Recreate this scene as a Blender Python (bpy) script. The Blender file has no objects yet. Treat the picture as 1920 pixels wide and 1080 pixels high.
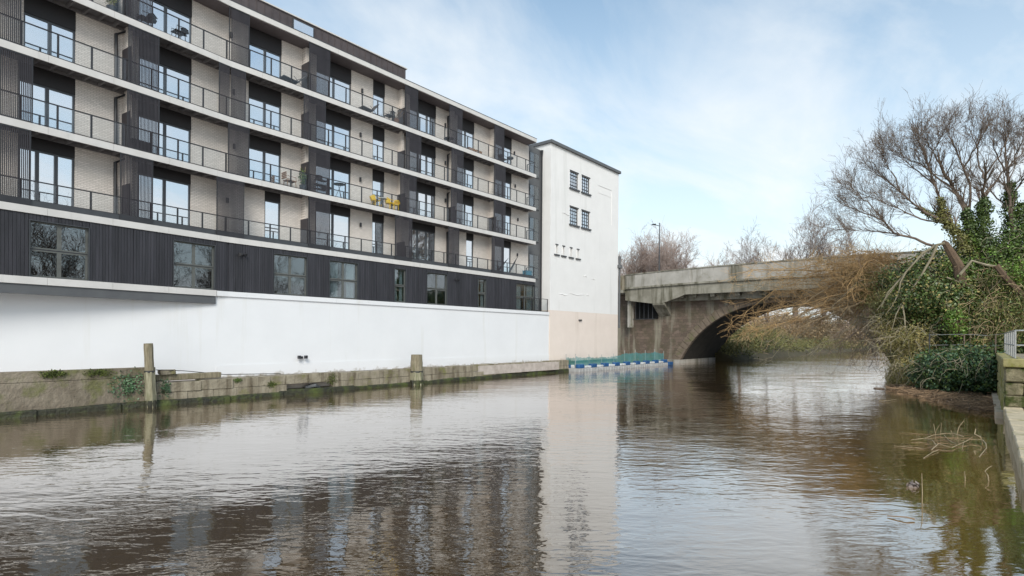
import bpy, math, random
import numpy as np
from mathutils import Vector, Matrix, noise as mnoise
random.seed(7); RNG = np.random.default_rng(7)
SC = bpy.context.scene; COL = SC.collection
R = math.radians

# ------------------------------------------------------------------ camera
EYE = Vector((0, 0, 3.2)); FPX = 1060.0; CX0, CY0 = 960.0, 631.0
TH = R(39.635); RHO = 0.007
VD = Vector((math.cos(TH), math.sin(TH), 0)); R0 = Vector((math.sin(TH), -math.cos(TH), 0)); ZU = Vector((0, 0, 1))
RV = R0 * math.cos(RHO) + ZU * math.sin(RHO); UV = -R0 * math.sin(RHO) + ZU * math.cos(RHO)
cd = bpy.data.cameras.new("camera"); cam = bpy.data.objects.new("camera", cd); COL.objects.link(cam)
cam.matrix_world = Matrix(((RV.x, UV.x, -VD.x, EYE.x), (RV.y, UV.y, -VD.y, EYE.y), (RV.z, UV.z, -VD.z, EYE.z), (0, 0, 0, 1)))
cd.sensor_width = 36.0; cd.lens = FPX / 1920 * 36.0; cd.shift_y = (CY0 - 540) / 1920; cd.clip_start = 0.1; cd.clip_end = 3000
SC.camera = cam
def ray(px, py): return VD + RV * ((px - CX0) / FPX) + UV * ((CY0 - py) / FPX)
def atX(px, py, X):                       # where the sight line of a measured point meets the upright plane x = X
    d = ray(px, py); return EYE + d * (X / d.x)
def atZ(px, py, z=0.0):
    d = ray(px, py); return EYE + d * ((z - EYE.z) / d.z)

# ------------------------------------------------------------------ world, sun, exposure
SKYLOC = (3.1, 1.7, 0)
SUN_AZ = Vector((-0.66, -0.66)).normalized(); SUN_EL = R(36)
SUN_DIR = Vector((SUN_AZ.x * math.cos(SUN_EL), SUN_AZ.y * math.cos(SUN_EL), math.sin(SUN_EL)))
w = bpy.data.worlds.new("World"); SC.world = w; w.use_nodes = True
nt = w.node_tree; nt.nodes.clear()
def N(tree, t, **kw):
    n = tree.nodes.new(t)
    for k, v in kw.items(): setattr(n, k, v)
    return n
out = N(nt, "ShaderNodeOutputWorld"); bg = N(nt, "ShaderNodeBackground"); bg.inputs[1].default_value = 0.13
sky = N(nt, "ShaderNodeTexSky", sky_type='NISHITA'); sky.sun_disc = False
sky.sun_elevation = SUN_EL; sky.sun_rotation = math.atan2(SUN_DIR.x, SUN_DIR.y); sky.air_density = 1.0; sky.dust_density = 0.6; sky.ozone_density = 0.55
tc = N(nt, "ShaderNodeTexCoord"); sep = N(nt, "ShaderNodeSeparateXYZ"); nt.links.new(tc.outputs["Generated"], sep.inputs[0])
def wm(op, a, b):
    n = N(nt, "ShaderNodeMath", operation=op)
    for i, x in enumerate((a, b)):
        if isinstance(x, (int, float)): n.inputs[i].default_value = x
        else: nt.links.new(x, n.inputs[i])
    return n.outputs[0]
zz = wm('ADD', wm('MAXIMUM', sep.outputs[2], 0.0), 0.22)
cmb = N(nt, "ShaderNodeCombineXYZ"); nt.links.new(wm('DIVIDE', sep.outputs[0], zz), cmb.inputs[0]); nt.links.new(wm('DIVIDE', sep.outputs[1], zz), cmb.inputs[1])
mp = N(nt, "ShaderNodeMapping"); mp.inputs["Rotation"].default_value = (0, 0, R(35)); mp.inputs["Scale"].default_value = (0.8, 1.4, 1); mp.inputs["Location"].default_value = SKYLOC
nt.links.new(cmb.outputs[0], mp.inputs[0])
nz = N(nt, "ShaderNodeTexNoise"); nz.inputs["Scale"].default_value = 1.25; nz.inputs["Detail"].default_value = 9; nz.inputs["Roughness"].default_value = 0.58; nz.inputs["Distortion"].default_value = 0.5
nt.links.new(mp.outputs[0], nz.inputs["Vector"])
cr = N(nt, "ShaderNodeValToRGB"); cr.color_ramp.elements[0].position = 0.41; cr.color_ramp.elements[1].position = 0.74
nt.links.new(nz.outputs[0], cr.inputs[0])
# thin veil everywhere plus clouds; the veil thickens towards the horizon
hor = N(nt, "ShaderNodeMapRange"); hor.inputs["From Min"].default_value = 0.0; hor.inputs["From Max"].default_value = 0.60; hor.inputs["To Min"].default_value = 0.90; hor.inputs["To Max"].default_value = 0.06
nt.links.new(sep.outputs[2], hor.inputs[0])
cov = wm('MINIMUM', wm('ADD', hor.outputs[0], wm('MULTIPLY', cr.outputs[0], 0.62)), 0.97)
mix = N(nt, "ShaderNodeMix", data_type='RGBA'); nt.links.new(cov, mix.inputs[0]); tint = N(nt, "ShaderNodeMix", data_type='RGBA', blend_type='MULTIPLY'); tint.inputs[0].default_value = 1; tint.inputs[7].default_value = (.80, 1.05, 1.03, 1); nt.links.new(sky.outputs[0], tint.inputs[6]); nt.links.new(tint.outputs[2], mix.inputs[6])
mix.inputs[7].default_value = (5.05, 5.25, 5.35, 1)
nt.links.new(mix.outputs[2], bg.inputs[0]); nt.links.new(bg.outputs[0], out.inputs[0])
sl = bpy.data.lights.new("sun", 'SUN'); sl.energy = 1.9; sl.angle = R(24); sl.color = (1.0, 0.94, 0.84)
so = bpy.data.objects.new("sun", sl); COL.objects.link(so); so.rotation_euler = SUN_DIR.to_track_quat('Z', 'Y').to_euler()
SC.view_settings.view_transform = 'Standard'; SC.view_settings.look = 'None'; SC.view_settings.exposure = 0.60; SC.view_settings.gamma = 1.0
SC.view_settings.use_curve_mapping = False
SC.render.engine = 'CYCLES'; SC.cycles.max_bounces = 7; SC.cycles.diffuse_bounces = 3; SC.cycles.glossy_bounces = 3; SC.cycles.transparent_max_bounces = 12

# ------------------------------------------------------------------ materials
def mat(name, a, b=None, rough=0.7, scale=2.0, detail=5, bump=0.0, bscale=None, stretch=(1, 1, 1), streak=None, island=0.0, moss=None, spec=0.5, metal=0.0, lo=0.35, hi=0.65, base=None):
    """two-tone procedural surface: base colours a and b mixed by noise, optional vertical streak stains, moss patches, tone per loose piece"""
    m = bpy.data.materials.new(name); m.use_nodes = True; t = m.node_tree; L = t.links.new
    bs = t.nodes["Principled BSDF"]; bs.inputs["Roughness"].default_value = rough; bs.inputs["Metallic"].default_value = metal
    bs.inputs["Specular IOR Level"].default_value = spec
    g = N(t, "ShaderNodeNewGeometry"); mp = N(t, "ShaderNodeMapping"); mp.inputs["Scale"].default_value = stretch; L(g.outputs["Position"], mp.inputs[0])
    def nse(sc, de=5, st=None, ro=0.6):
        n = N(t, "ShaderNodeTexNoise"); n.inputs["Scale"].default_value = sc; n.inputs["Detail"].default_value = de; n.inputs["Roughness"].default_value = ro
        if st is None: L(mp.outputs[0], n.inputs["Vector"])
        else:
            q = N(t, "ShaderNodeMapping"); q.inputs["Scale"].default_value = st; L(g.outputs["Position"], q.inputs[0]); L(q.outputs[0], n.inputs["Vector"])
        return n
    def ramp(src, p0, p1):
        c = N(t, "ShaderNodeMapRange"); c.inputs["From Min"].default_value = p0; c.inputs["From Max"].default_value = p1; L(src, c.inputs[0]); return c.outputs[0]
    def mixc(f, c1, c2):
        x = N(t, "ShaderNodeMix", data_type='RGBA'); L(f, x.inputs[0])
        for i, c in ((6, c1), (7, c2)):
            if isinstance(c, tuple): x.inputs[i].default_value = (*c, 1)
            else: L(c, x.inputs[i])
        return x.outputs[2]
    if b is None: b = tuple(min(1, x * 0.86) for x in a)
    n1 = nse(scale, detail); c = mixc(ramp(n1.outputs[0], lo, hi), a, b)
    if streak: c = mixc(ramp(nse(streak[1], 6, streak[2]).outputs[0], streak[3], streak[4]), c, streak[0])
    if moss: c = mixc(ramp(nse(moss[1], 7).outputs[0], moss[2], moss[3]), c, moss[0])
    if base:                                                        # splashed dirt and damp just above the quay, ragged upper edge
        sp = N(t, "ShaderNodeSeparateXYZ"); L(g.outputs["Position"], sp.inputs[0]); nb = nse(1.6, 8)
        ad = N(t, "ShaderNodeMath", operation='MULTIPLY_ADD'); L(nb.outputs[0], ad.inputs[0]); ad.inputs[1].default_value = -1.5; L(sp.outputs[2], ad.inputs[2])
        c = mixc(ramp(ad.outputs[0], .35, .05), c, base)
    if island:
        h = N(t, "ShaderNodeHueSaturation"); r = N(t, "ShaderNodeMapRange"); r.inputs["To Min"].default_value = 1 - island; r.inputs["To Max"].default_value = 1 + island
        L(g.outputs["Random Per Island"], r.inputs[0]); L(r.outputs[0], h.inputs["Value"]); L(c, h.inputs["Color"]); c = h.outputs[0]
    L(c, bs.inputs["Base Color"])
    if bump:
        bn = nse(bscale or scale * 4, 6); bp = N(t, "ShaderNodeBump"); bp.inputs["Strength"].default_value = bump; bp.inputs["Distance"].default_value = 0.03 if bump < .85 else .07
        L(bn.outputs[0], bp.inputs["Height"]); L(bp.outputs[0], bs.inputs["Normal"])
    return m

def glass_mat(name, refl, tint, rough=0.01):
    m = bpy.data.materials.new(name); m.use_nodes = True; t = m.node_tree; t.nodes.clear(); L = t.links.new
    o = N(t, "ShaderNodeOutputMaterial"); mx = N(t, "ShaderNodeMixShader"); tr = N(t, "ShaderNodeBsdfTransparent"); gl = N(t, "ShaderNodeBsdfGlossy")
    tr.inputs[0].default_value = (*tint, 1); gl.inputs["Roughness"].default_value = rough; gl.inputs[0].default_value = (0.93, 0.96, 1.0, 1)
    lw = N(t, "ShaderNodeLayerWeight"); lw.inputs[0].default_value = .5      # Schlick: works from both sides of the thin pane
    pw_ = N(t, "ShaderNodeMath", operation='POWER'); L(lw.outputs["Facing"], pw_.inputs[0]); pw_.inputs[1].default_value = 5.0
    ad = N(t, "ShaderNodeMath", operation='MULTIPLY_ADD', use_clamp=True); L(pw_.outputs[0], ad.inputs[0]); ad.inputs[1].default_value = max(0, .9 - refl); ad.inputs[2].default_value = refl + .03
    nz = N(t, "ShaderNodeTexNoise"); nz.inputs["Scale"].default_value = 0.9; g = N(t, "ShaderNodeNewGeometry"); L(g.outputs["Position"], nz.inputs["Vector"])
    bp = N(t, "ShaderNodeBump"); bp.inputs["Strength"].default_value = 0.12; bp.inputs["Distance"].default_value = 0.02; L(nz.outputs[0], bp.inputs["Height"]); L(bp.outputs[0], gl.inputs["Normal"])
    L(ad.outputs[0], mx.inputs[0]); L(tr.outputs[0], mx.inputs[1]); L(gl.outputs[0], mx.inputs[2]); L(mx.outputs[0], o.inputs[0])
    return m

def brick_mat(name, c1, c2, mortar, bw=0.225, rh=0.075, axis='XZ', msize=0.010, bump=0.5, dirt=None):
    m = bpy.data.materials.new(name); m.use_nodes = True; t = m.node_tree; L = t.links.new; bs = t.nodes["Principled BSDF"]; bs.inputs["Roughness"].default_value = 0.85
    g = N(t, "ShaderNodeNewGeometry"); s = N(t, "ShaderNodeSeparateXYZ"); L(g.outputs["Position"], s.inputs[0]); c = N(t, "ShaderNodeCombineXYZ")
    L(s.outputs['XYZ'.index(axis[0])], c.inputs[0]); L(s.outputs['XYZ'.index(axis[1])], c.inputs[1])
    br = N(t, "ShaderNodeTexBrick"); br.inputs["Scale"].default_value = 1.0; br.inputs["Brick Width"].default_value = bw; br.inputs["Row Height"].default_value = rh
    br.inputs["Mortar Size"].default_value = msize; br.inputs["Color1"].default_value = (*c1, 1); br.inputs["Color2"].default_value = (*c2, 1); br.inputs["Mortar"].default_value = (*mortar, 1)
    br.inputs["Bias"].default_value = 0.0
    if dirt:
        wn = N(t, "ShaderNodeTexNoise"); wn.inputs["Scale"].default_value = 1.6; L(g.outputs["Position"], wn.inputs["Vector"])
        vm = N(t, "ShaderNodeVectorMath", operation='MULTIPLY_ADD'); L(wn.outputs["Color"], vm.inputs[0]); vm.inputs[1].default_value = (1.1, .5, 0); L(c.outputs[0], vm.inputs[2]); L(vm.outputs[0], br.inputs["Vector"])
    else: L(c.outputs[0], br.inputs["Vector"])
    n = N(t, "ShaderNodeTexNoise"); n.inputs["Scale"].default_value = 1.3; n.inputs["Detail"].default_value = 8; L(g.outputs["Position"], n.inputs["Vector"])
    mr = N(t, "ShaderNodeMapRange"); mr.inputs["From Min"].default_value = .42; mr.inputs["From Max"].default_value = .68; mr.inputs["To Max"].default_value = .75 if dirt else .22; L(n.outputs[0], mr.inputs[0])
    mx = N(t, "ShaderNodeMix", data_type='RGBA'); L(mr.outputs[0], mx.inputs[0]); L(br.outputs[0], mx.inputs[6]); mx.inputs[7].default_value = (*(dirt or tuple(x * .7 for x in c1)), 1)
    col = mx.outputs[2]
    if dirt:
        n2 = N(t, "ShaderNodeTexNoise"); n2.inputs["Scale"].default_value = 1.0; n2.inputs["Detail"].default_value = 8
        q = N(t, "ShaderNodeMapping"); q.inputs["Scale"].default_value = (1.1, 1.1, .16); L(g.outputs["Position"], q.inputs[0]); L(q.outputs[0], n2.inputs["Vector"])
        m2 = N(t, "ShaderNodeMapRange"); m2.inputs["From Min"].default_value = .5; m2.inputs["From Max"].default_value = .66; m2.inputs["To Max"].default_value = .8; L(n2.outputs[0], m2.inputs[0])
        x2 = N(t, "ShaderNodeMix", data_type='RGBA'); L(m2.outputs[0], x2.inputs[0]); L(col, x2.inputs[6]); x2.inputs[7].default_value = (.30, .28, .22, 1); col = x2.outputs[2]
    L(col, bs.inputs["Base Color"])
    bp = N(t, "ShaderNodeBump"); bp.inputs["Strength"].default_value = bump; bp.inputs["Distance"].default_value = 0.012; L(br.outputs["Fac"], bp.inputs["Height"]); bp.invert = True; L(bp.outputs[0], bs.inputs["Normal"])
    return m

M = {}
M['render'] = mat('white_render', (.76, .765, .785), (.73, .735, .755), .75, .5, bump=.04, bscale=40, streak=((.64, .63, .60), .9, (1.4, 1.4, .10), .58, .85), base=(.34, .30, .24))
M['tower'] = mat('cream_white_render', (.80, .785, .775), (.76, .745, .735), .8, .6, bump=.06, bscale=25, streak=((.60, .595, .57), .8, (1.2, 1.2, .10), .56, .85))
M['peach'] = mat('peach_masonry_paint', (.77, .675, .61), (.735, .64, .575), .8, .8, bump=.06, bscale=25, streak=((.58, .49, .42), .7, (1.2, 1.2, .12), .56, .85), base=(.36, .30, .23))
M['fascia'] = mat('pale_fascia_panel', (.64, .62, .60), (.58, .56, .54), .6, 1.4, bump=.03, bscale=60, streak=((.44, .43, .42), 1.5, (1.5, 1.5, .25), .60, .85))
M['clad_top'] = mat('brown_grey_seamed_cladding', (.085, .068, .068), (.06, .048, .05), .6, 1.5)
M['clad'] = mat('charred_timber_cladding', (.036, .035, .043), (.022, .022, .027), .55, 1.2, stretch=(6, 6, .5), bump=.15, bscale=6, island=.22)
M['brick'] = brick_mat('cream_brick', (.80, .73, .68), (.66, .60, .55), (.52, .47, .43), msize=.013, bump=.8)
M['sash'] = mat('grey_green_sash', (.115, .12, .112), (.09, .095, .088), .5, 3)
M['edge'] = mat('sun_toned_edge_stone', (.66, .55, .38), (.50, .41, .27), .9, 1.8, bump=.6, bscale=9, moss=((.24, .22, .09), 1.6, .54, .70), island=.1)  # warm pale tone puts sunlight on the landing's river edge into the colour
M['dark'] = mat('dark_metal', (.030, .031, .036), (.022, .022, .026), .45, 3)
M['frame'] = mat('grey_window_frame', (.055, .06, .066), (.045, .048, .055), .4, 3)
M['slat'] = mat('dark_slat', (.036, .032, .038), (.026, .023, .028), .5, 2, island=.15)
M['header'] = mat('dark_brown_panel', (.014, .010, .011), (.010, .008, .009), .55, 2)
M['soffit'] = mat('grey_soffit_board', (.19, .18, .18), (.145, .135, .14), .7, 2)
M['soffit_top'] = mat('taupe_roof_soffit', (.16, .135, .14), (.13, .11, .115), .7, 2)
M['beam'] = mat('grey_steel_beam', (.105, .11, .115), (.09, .093, .10), .5, 1.5)
M['pane'] = glass_mat('coated_window_glass', .72, (.55, .60, .66))
M['pane_low'] = glass_mat('clear_window_glass', .13, (.62, .68, .70))
M['clear'] = glass_mat('balustrade_glass', .0, (.955, .97, .975))
M['room'] = mat('dim_room', (.07, .068, .07), (.035, .034, .036), .9, .7)
M['blind'] = mat('white_blind', (.62, .66, .72), (.54, .57, .63), .9, 1.2, stretch=(6, 6, .4))
M['curtain'] = mat('white_curtain', (.78, .78, .77), (.60, .60, .60), .9, 1.5, stretch=(8, 8, .3))
M['timber'] = mat('weathered_post_timber', (.27, .235, .165), (.15, .125, .08), .9, 3, stretch=(5, 5, .6), bump=.6, bscale=9, moss=((.12, .13, .05), 1.4, .55, .7))
M['timber_pale'] = mat('bleached_lower_timber', (.33, .31, .22), (.17, .155, .095), .9, 3, stretch=(5, 5, .6), bump=.6, bscale=9, moss=((.13, .15, .06), 2.4, .55, .7))
M['quay'] = mat('stained_quay_concrete', (.275, .235, .18), (.165, .135, .10), .9, 1.3, bump=1.0, bscale=7, streak=((.10, .082, .055), 1.2, (1.3, 1.3, .3), .46, .68), moss=((.13, .135, .045), 1.2, .52, .70))
M['quaystone'] = mat('stained_quay_stone', (.34, .30, .225), (.24, .205, .15), .9, 1.3, bump=.9, bscale=8, streak=((.13, .105, .07), 1.6, (1.6, 1.6, .2), .46, .64), moss=((.19, .185, .07), 1.3, .56, .70), island=.10)
M['wetband'] = mat('wet_algae_footing', (.040, .040, .020), (.020, .020, .013), .6, 2.5, bump=.9, bscale=8, moss=((.075, .095, .02), 1.5, .48, .66))
M['quaytop'] = mat('quay_top_grit', (.50, .44, .40), (.36, .31, .27), .95, 2.2, bump=.5, bscale=14)
M['concrete'] = mat('bridge_concrete', (.45, .425, .39), (.34, .32, .285), .85, .8, bump=.3, bscale=8, streak=((.13, .12, .085), .9, (1, 1.1, .14), .50, .70), moss=((.16, .155, .09), .5, .58, .75))
M['concrete_d'] = mat('stained_bridge_concrete', (.33, .31, .26), (.22, .205, .165), .85, .9, bump=.3, bscale=8, streak=((.10, .092, .06), 1.0, (1, 1.1, .14), .46, .64))
M['stone_b'] = brick_mat('bridge_rubble_stone', (.19, .14, .112), (.115, .086, .066), (.095, .075, .058), .66, .36, 'YZ', .016, .9, dirt=(.095, .082, .05))
M['voussoir'] = mat('arch_ring_stone', (.21, .165, .125), (.13, .10, .075), .9, 1.2, bump=.5, bscale=9, island=.18, moss=((.15, .145, .07), .6, .55, .7))
M['arch_under'] = mat('dark_arch_soffit', (.040, .035, .028), (.022, .02, .016), .9, 1, bump=.5, bscale=6)  # very dark tone for the underside of the arch
M['blue'] = mat('blue_plastic', (.02, .10, .27), (.02, .075, .19), .4, 2)
M['whitepl'] = mat('white_plastic', (.66, .68, .70), (.46, .46, .45), .5, 2)
M['greypl'] = mat('pale_grey_float', (.44, .44, .44), (.33, .33, .33), .6, 1.5, island=.15)
M['net'] = mat('teal_netting', (.05, .28, .30), (.05, .24, .22), .7, 1)
M['steel'] = mat('galvanised_steel', (.46, .46, .45), (.38, .38, .37), .45, 3, metal=.3)
M['pierstone'] = mat('mossy_pier_stone', (.30, .26, .16), (.17, .145, .085), .9, 2.6, bump=1.0, bscale=7, moss=((.06, .075, .014), 2.0, .48, .60), island=.15)
M['lichen'] = mat('lichen_yellow_stone', (.40, .36, .16), (.27, .23, .11), .9, 2.2, bump=.7, bscale=8, moss=((.20, .20, .03), 1.8, .5, .66), island=.12)
M['paving'] = mat('worn_paving_stone', (.60, .49, .37), (.46, .37, .27), .9, 1.6, bump=.4, bscale=10, moss=((.20, .19, .09), 1.5, .58, .72), island=.1)
M['path'] = mat('gravel_path', (.34, .29, .21), (.24, .20, .14), .95, 3, bump=.6, bscale=18)
M['soil'] = mat('bank_soil', (.085, .066, .038), (.055, .05, .022), .95, .8, bump=.8, bscale=4)
M['asphalt'] = mat('asphalt', (.05, .05, .05), (.06, .06, .06), .9, 2)
M['bark'] = mat('dark_bark', (.215, .16, .12), (.135, .10, .078), .9, 3, stretch=(1, 1, .4))
M['bark_far'] = mat('pale_far_twig', (.44, .345, .30), (.33, .255, .22), .9, 1)
M['bark_blue'] = mat('grey_far_twig', (.32, .255, .225), (.23, .185, .165), .9, 1)
M['bark_brown'] = mat('brown_trunk', (.16, .105, .065), (.10, .065, .042), .9, 4, bump=.5, bscale=10)
M['limb'] = mat('pale_dead_limb', (.36, .31, .215), (.24, .20, .13), .85, 3)
M['willow'] = mat('orange_willow_twig', (.56, .36, .165), (.38, .235, .105), .8, .6, island=.3)
M['twigbrown'] = mat('brown_bramble_twig', (.46, .34, .20), (.29, .21, .12), .85, .6, island=.3)
M['stick'] = mat('bleached_stick', (.40, .32, .20), (.24, .18, .10), .8, 3)
M['drift'] = mat('driftwood_brown', (.33, .22, .13), (.17, .11, .065), .9, 1.2, island=.4)
M['ivy'] = mat('dark_ivy_leaf', (.125, .175, .038), (.042, .074, .018), .45, .9, island=.5)
M['ivy_blue'] = mat('blue_green_ivy_leaf', (.080, .155, .070), (.034, .068, .032), .45, .9, island=.5)
M['olive'] = mat('olive_bramble_leaf', (.22, .205, .06), (.115, .12, .035), .6, .7, island=.45)
M['lime'] = mat('bright_green_leaf', (.16, .27, .035), (.10, .19, .03), .5, 2, island=.3)
M['dry'] = mat('dry_grass_blade', (.45, .36, .145), (.30, .25, .085), .8, .8, island=.35)
M['farveg'] = mat('brown_far_scrub', (.37, .265, .165), (.25, .185, .10), .85, .16, island=.35)
M['farolive'] = mat('olive_far_scrub', (.22, .20, .075), (.14, .145, .05), .85, .16, island=.35)
M['moss'] = mat('moss_green', (.085, .105, .018), (.045, .06, .012), .9, 6, island=.4)
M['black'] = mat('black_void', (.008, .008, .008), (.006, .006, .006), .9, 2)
M['yellow'] = mat('yellow_paint', (.72, .46, .015), (.62, .39, .012), .45, 3)
M['wood'] = mat('brown_wood', (.26, .13, .06), (.19, .095, .045), .7, 4)
M['bluebox'] = mat('teal_blue_paint', (.03, .17, .25), (.025, .14, .21), .5, 3)
M['terracotta'] = mat('dark_clay', (.16, .08, .05), (.12, .06, .04), .8, 3)

# water: opaque peat-brown body under a rippled, strongly reflecting skin
def water_mat():
    m = bpy.data.materials.new('river_water'); m.use_nodes = True; t = m.node_tree; L = t.links.new; t.nodes.clear()
    o = N(t, "ShaderNodeOutputMaterial"); ms = N(t, "ShaderNodeMixShader"); df = N(t, "ShaderNodeBsdfDiffuse"); gl = N(t, "ShaderNodeBsdfGlossy"); gl.inputs["Roughness"].default_value = 0.03
    gl.inputs[0].default_value = (1.0, .975, .965, 1)
    g = N(t, "ShaderNodeNewGeometry"); rot = N(t, "ShaderNodeMapping"); rot.inputs["Rotation"].default_value = (0, 0, R(-41)); L(g.outputs["Position"], rot.inputs[0])
    def nse(sc, de, st=(1, 1, 1), ro=.5, dist=0.0):                      # st: (along the channel's crosswind view axis, across it)
        q = N(t, "ShaderNodeMapping"); q.inputs["Scale"].default_value = st; L(rot.outputs[0], q.inputs[0])
        n = N(t, "ShaderNodeTexNoise"); n.inputs["Scale"].default_value = sc; n.inputs["Detail"].default_value = de; n.inputs["Roughness"].default_value = ro; n.inputs["Distortion"].default_value = dist; L(q.outputs[0], n.inputs["Vector"]); return n.outputs[0]
    def mth(op, a, b):
        n = N(t, "ShaderNodeMath", operation=op)
        for i, x in enumerate((a, b)):
            if isinstance(x, (int, float)): n.inputs[i].default_value = x
            else: L(x, n.inputs[i])
        return n.outputs[0]
    mx = N(t, "ShaderNodeMix", data_type='RGBA'); L(nse(.12, 4), mx.inputs[0]); mx.inputs[6].default_value = (.060, .035, .011, 1); mx.inputs[7].default_value = (.074, .044, .014, 1)
    s0 = N(t, "ShaderNodeSeparateXYZ"); L(g.outputs["Position"], s0.inputs[0]); sw = N(t, "ShaderNodeMapRange"); sw.interpolation_type = 'SMOOTHSTEP'                     # the bed shows through the shallows along the right bank
    sw.inputs["From Min"].default_value = 6.0; sw.inputs["From Max"].default_value = -.5; L(mth('ADD', s0.outputs[1], mth('MULTIPLY', nse(.35, 3), 2.0)), sw.inputs[0])
    m2 = N(t, "ShaderNodeMix", data_type='RGBA'); L(sw.outputs[0], m2.inputs[0]); L(mx.outputs[2], m2.inputs[6]); m2.inputs[7].default_value = (.20, .115, .022, 1); L(m2.outputs[2], df.inputs[0])
    patch = N(t, "ShaderNodeMapRange"); patch.inputs["From Min"].default_value = .40; patch.inputs["From Max"].default_value = .60; patch.inputs["To Min"].default_value = .45; patch.inputs["To Max"].default_value = 1.0
    L(nse(.09, 3), patch.inputs[0])
    h = mth('ADD', mth('MULTIPLY', nse(1.0, 2, (3.3, 1.25, 1), .5, .5), WAVE * .021), mth('MULTIPLY', nse(1.0, 2, (9, 4, 1), .5, .4), WAVE * .006))
    sy = N(t, "ShaderNodeSeparateXYZ"); L(g.outputs["Position"], sy.inputs[0]); sh = N(t, "ShaderNodeMapRange"); sh.interpolation_type = 'SMOOTHSTEP'      # calm water in the lee of the right bank
    sh.inputs["From Min"].default_value = .2; sh.inputs["From Max"].default_value = 4.2; sh.inputs["To Min"].default_value = .3; L(sy.outputs[1], sh.inputs[0])
    op = N(t, "ShaderNodeMapRange"); op.interpolation_type = 'SMOOTHSTEP'; op.inputs["From Min"].default_value = 44; op.inputs["From Max"].default_value = 66; op.inputs["To Min"].default_value = 1.0; op.inputs["To Max"].default_value = 1.3; L(sy.outputs[0], op.inputs[0])   # the open reach under and beyond the bridge is more ruffled
    h = mth('MULTIPLY', h, op.outputs[0])
    h = mth('ADD', mth('MULTIPLY', mth('MULTIPLY', h, patch.outputs[0]), sh.outputs[0]), mth('MULTIPLY', nse(.5, 1, (1.0, .6, 1)), WAVE * .035))
    bp = N(t, "ShaderNodeBump"); bp.inputs["Distance"].default_value = 1.0; bp.inputs["Strength"].default_value = 1.0; L(h, bp.inputs["Height"]); L(bp.outputs[0], gl.inputs["Normal"])
    lw = N(t, "ShaderNodeLayerWeight"); lw.inputs[0].default_value = .5; L(bp.outputs[0], lw.inputs["Normal"])
    mr = N(t, "ShaderNodeMapRange"); mr.inputs["From Min"].default_value = .55; mr.inputs["From Max"].default_value = .93; mr.inputs["To Min"].default_value = .25; mr.inputs["To Max"].default_value = .86; L(lw.outputs["Facing"], mr.inputs[0])
    L(mr.outputs[0], ms.inputs[0]); L(df.outputs[0], ms.inputs[1]); L(gl.outputs[0], ms.inputs[2]); L(ms.outputs[0], o.inputs[0])
    return m
WAVE = 0.76
M['water'] = water_mat()

# ------------------------------------------------------------------ mesh helpers
WL = {}                                   # world location of each object (nothing that parents is rotated)
def tag(o, label=None, cat=None, group=None, kind=None):
    if label: o['label'] = label
    if cat: o['category'] = cat
    if group: o['group'] = group
    if kind: o['kind'] = kind
    return o
def attach(o, parent):
    if parent is not None:
        o.parent = parent; o.matrix_parent_inverse = Matrix.Translation(-WL[parent.name])
def thing(name, label, cat, loc, group=None):
    o = bpy.data.objects.new(name, None); COL.objects.link(o); o.empty_display_size = .3; o.location = loc; WL[o.name] = Vector(loc)
    return tag(o, label, cat, group)
def inst(name, mesh, matrix, parent):
    o = bpy.data.objects.new(name, mesh); COL.objects.link(o); o.matrix_world = matrix
    if parent is not None:
        o.parent = parent; o.matrix_parent_inverse = Matrix.Translation(-WL[parent.name])
    WL[o.name] = matrix.translation.copy(); return o
BOXF = ((0, 3, 2, 1), (4, 5, 6, 7), (0, 1, 5, 4), (1, 2, 6, 5), (2, 3, 7, 6), (3, 0, 4, 7))
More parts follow.
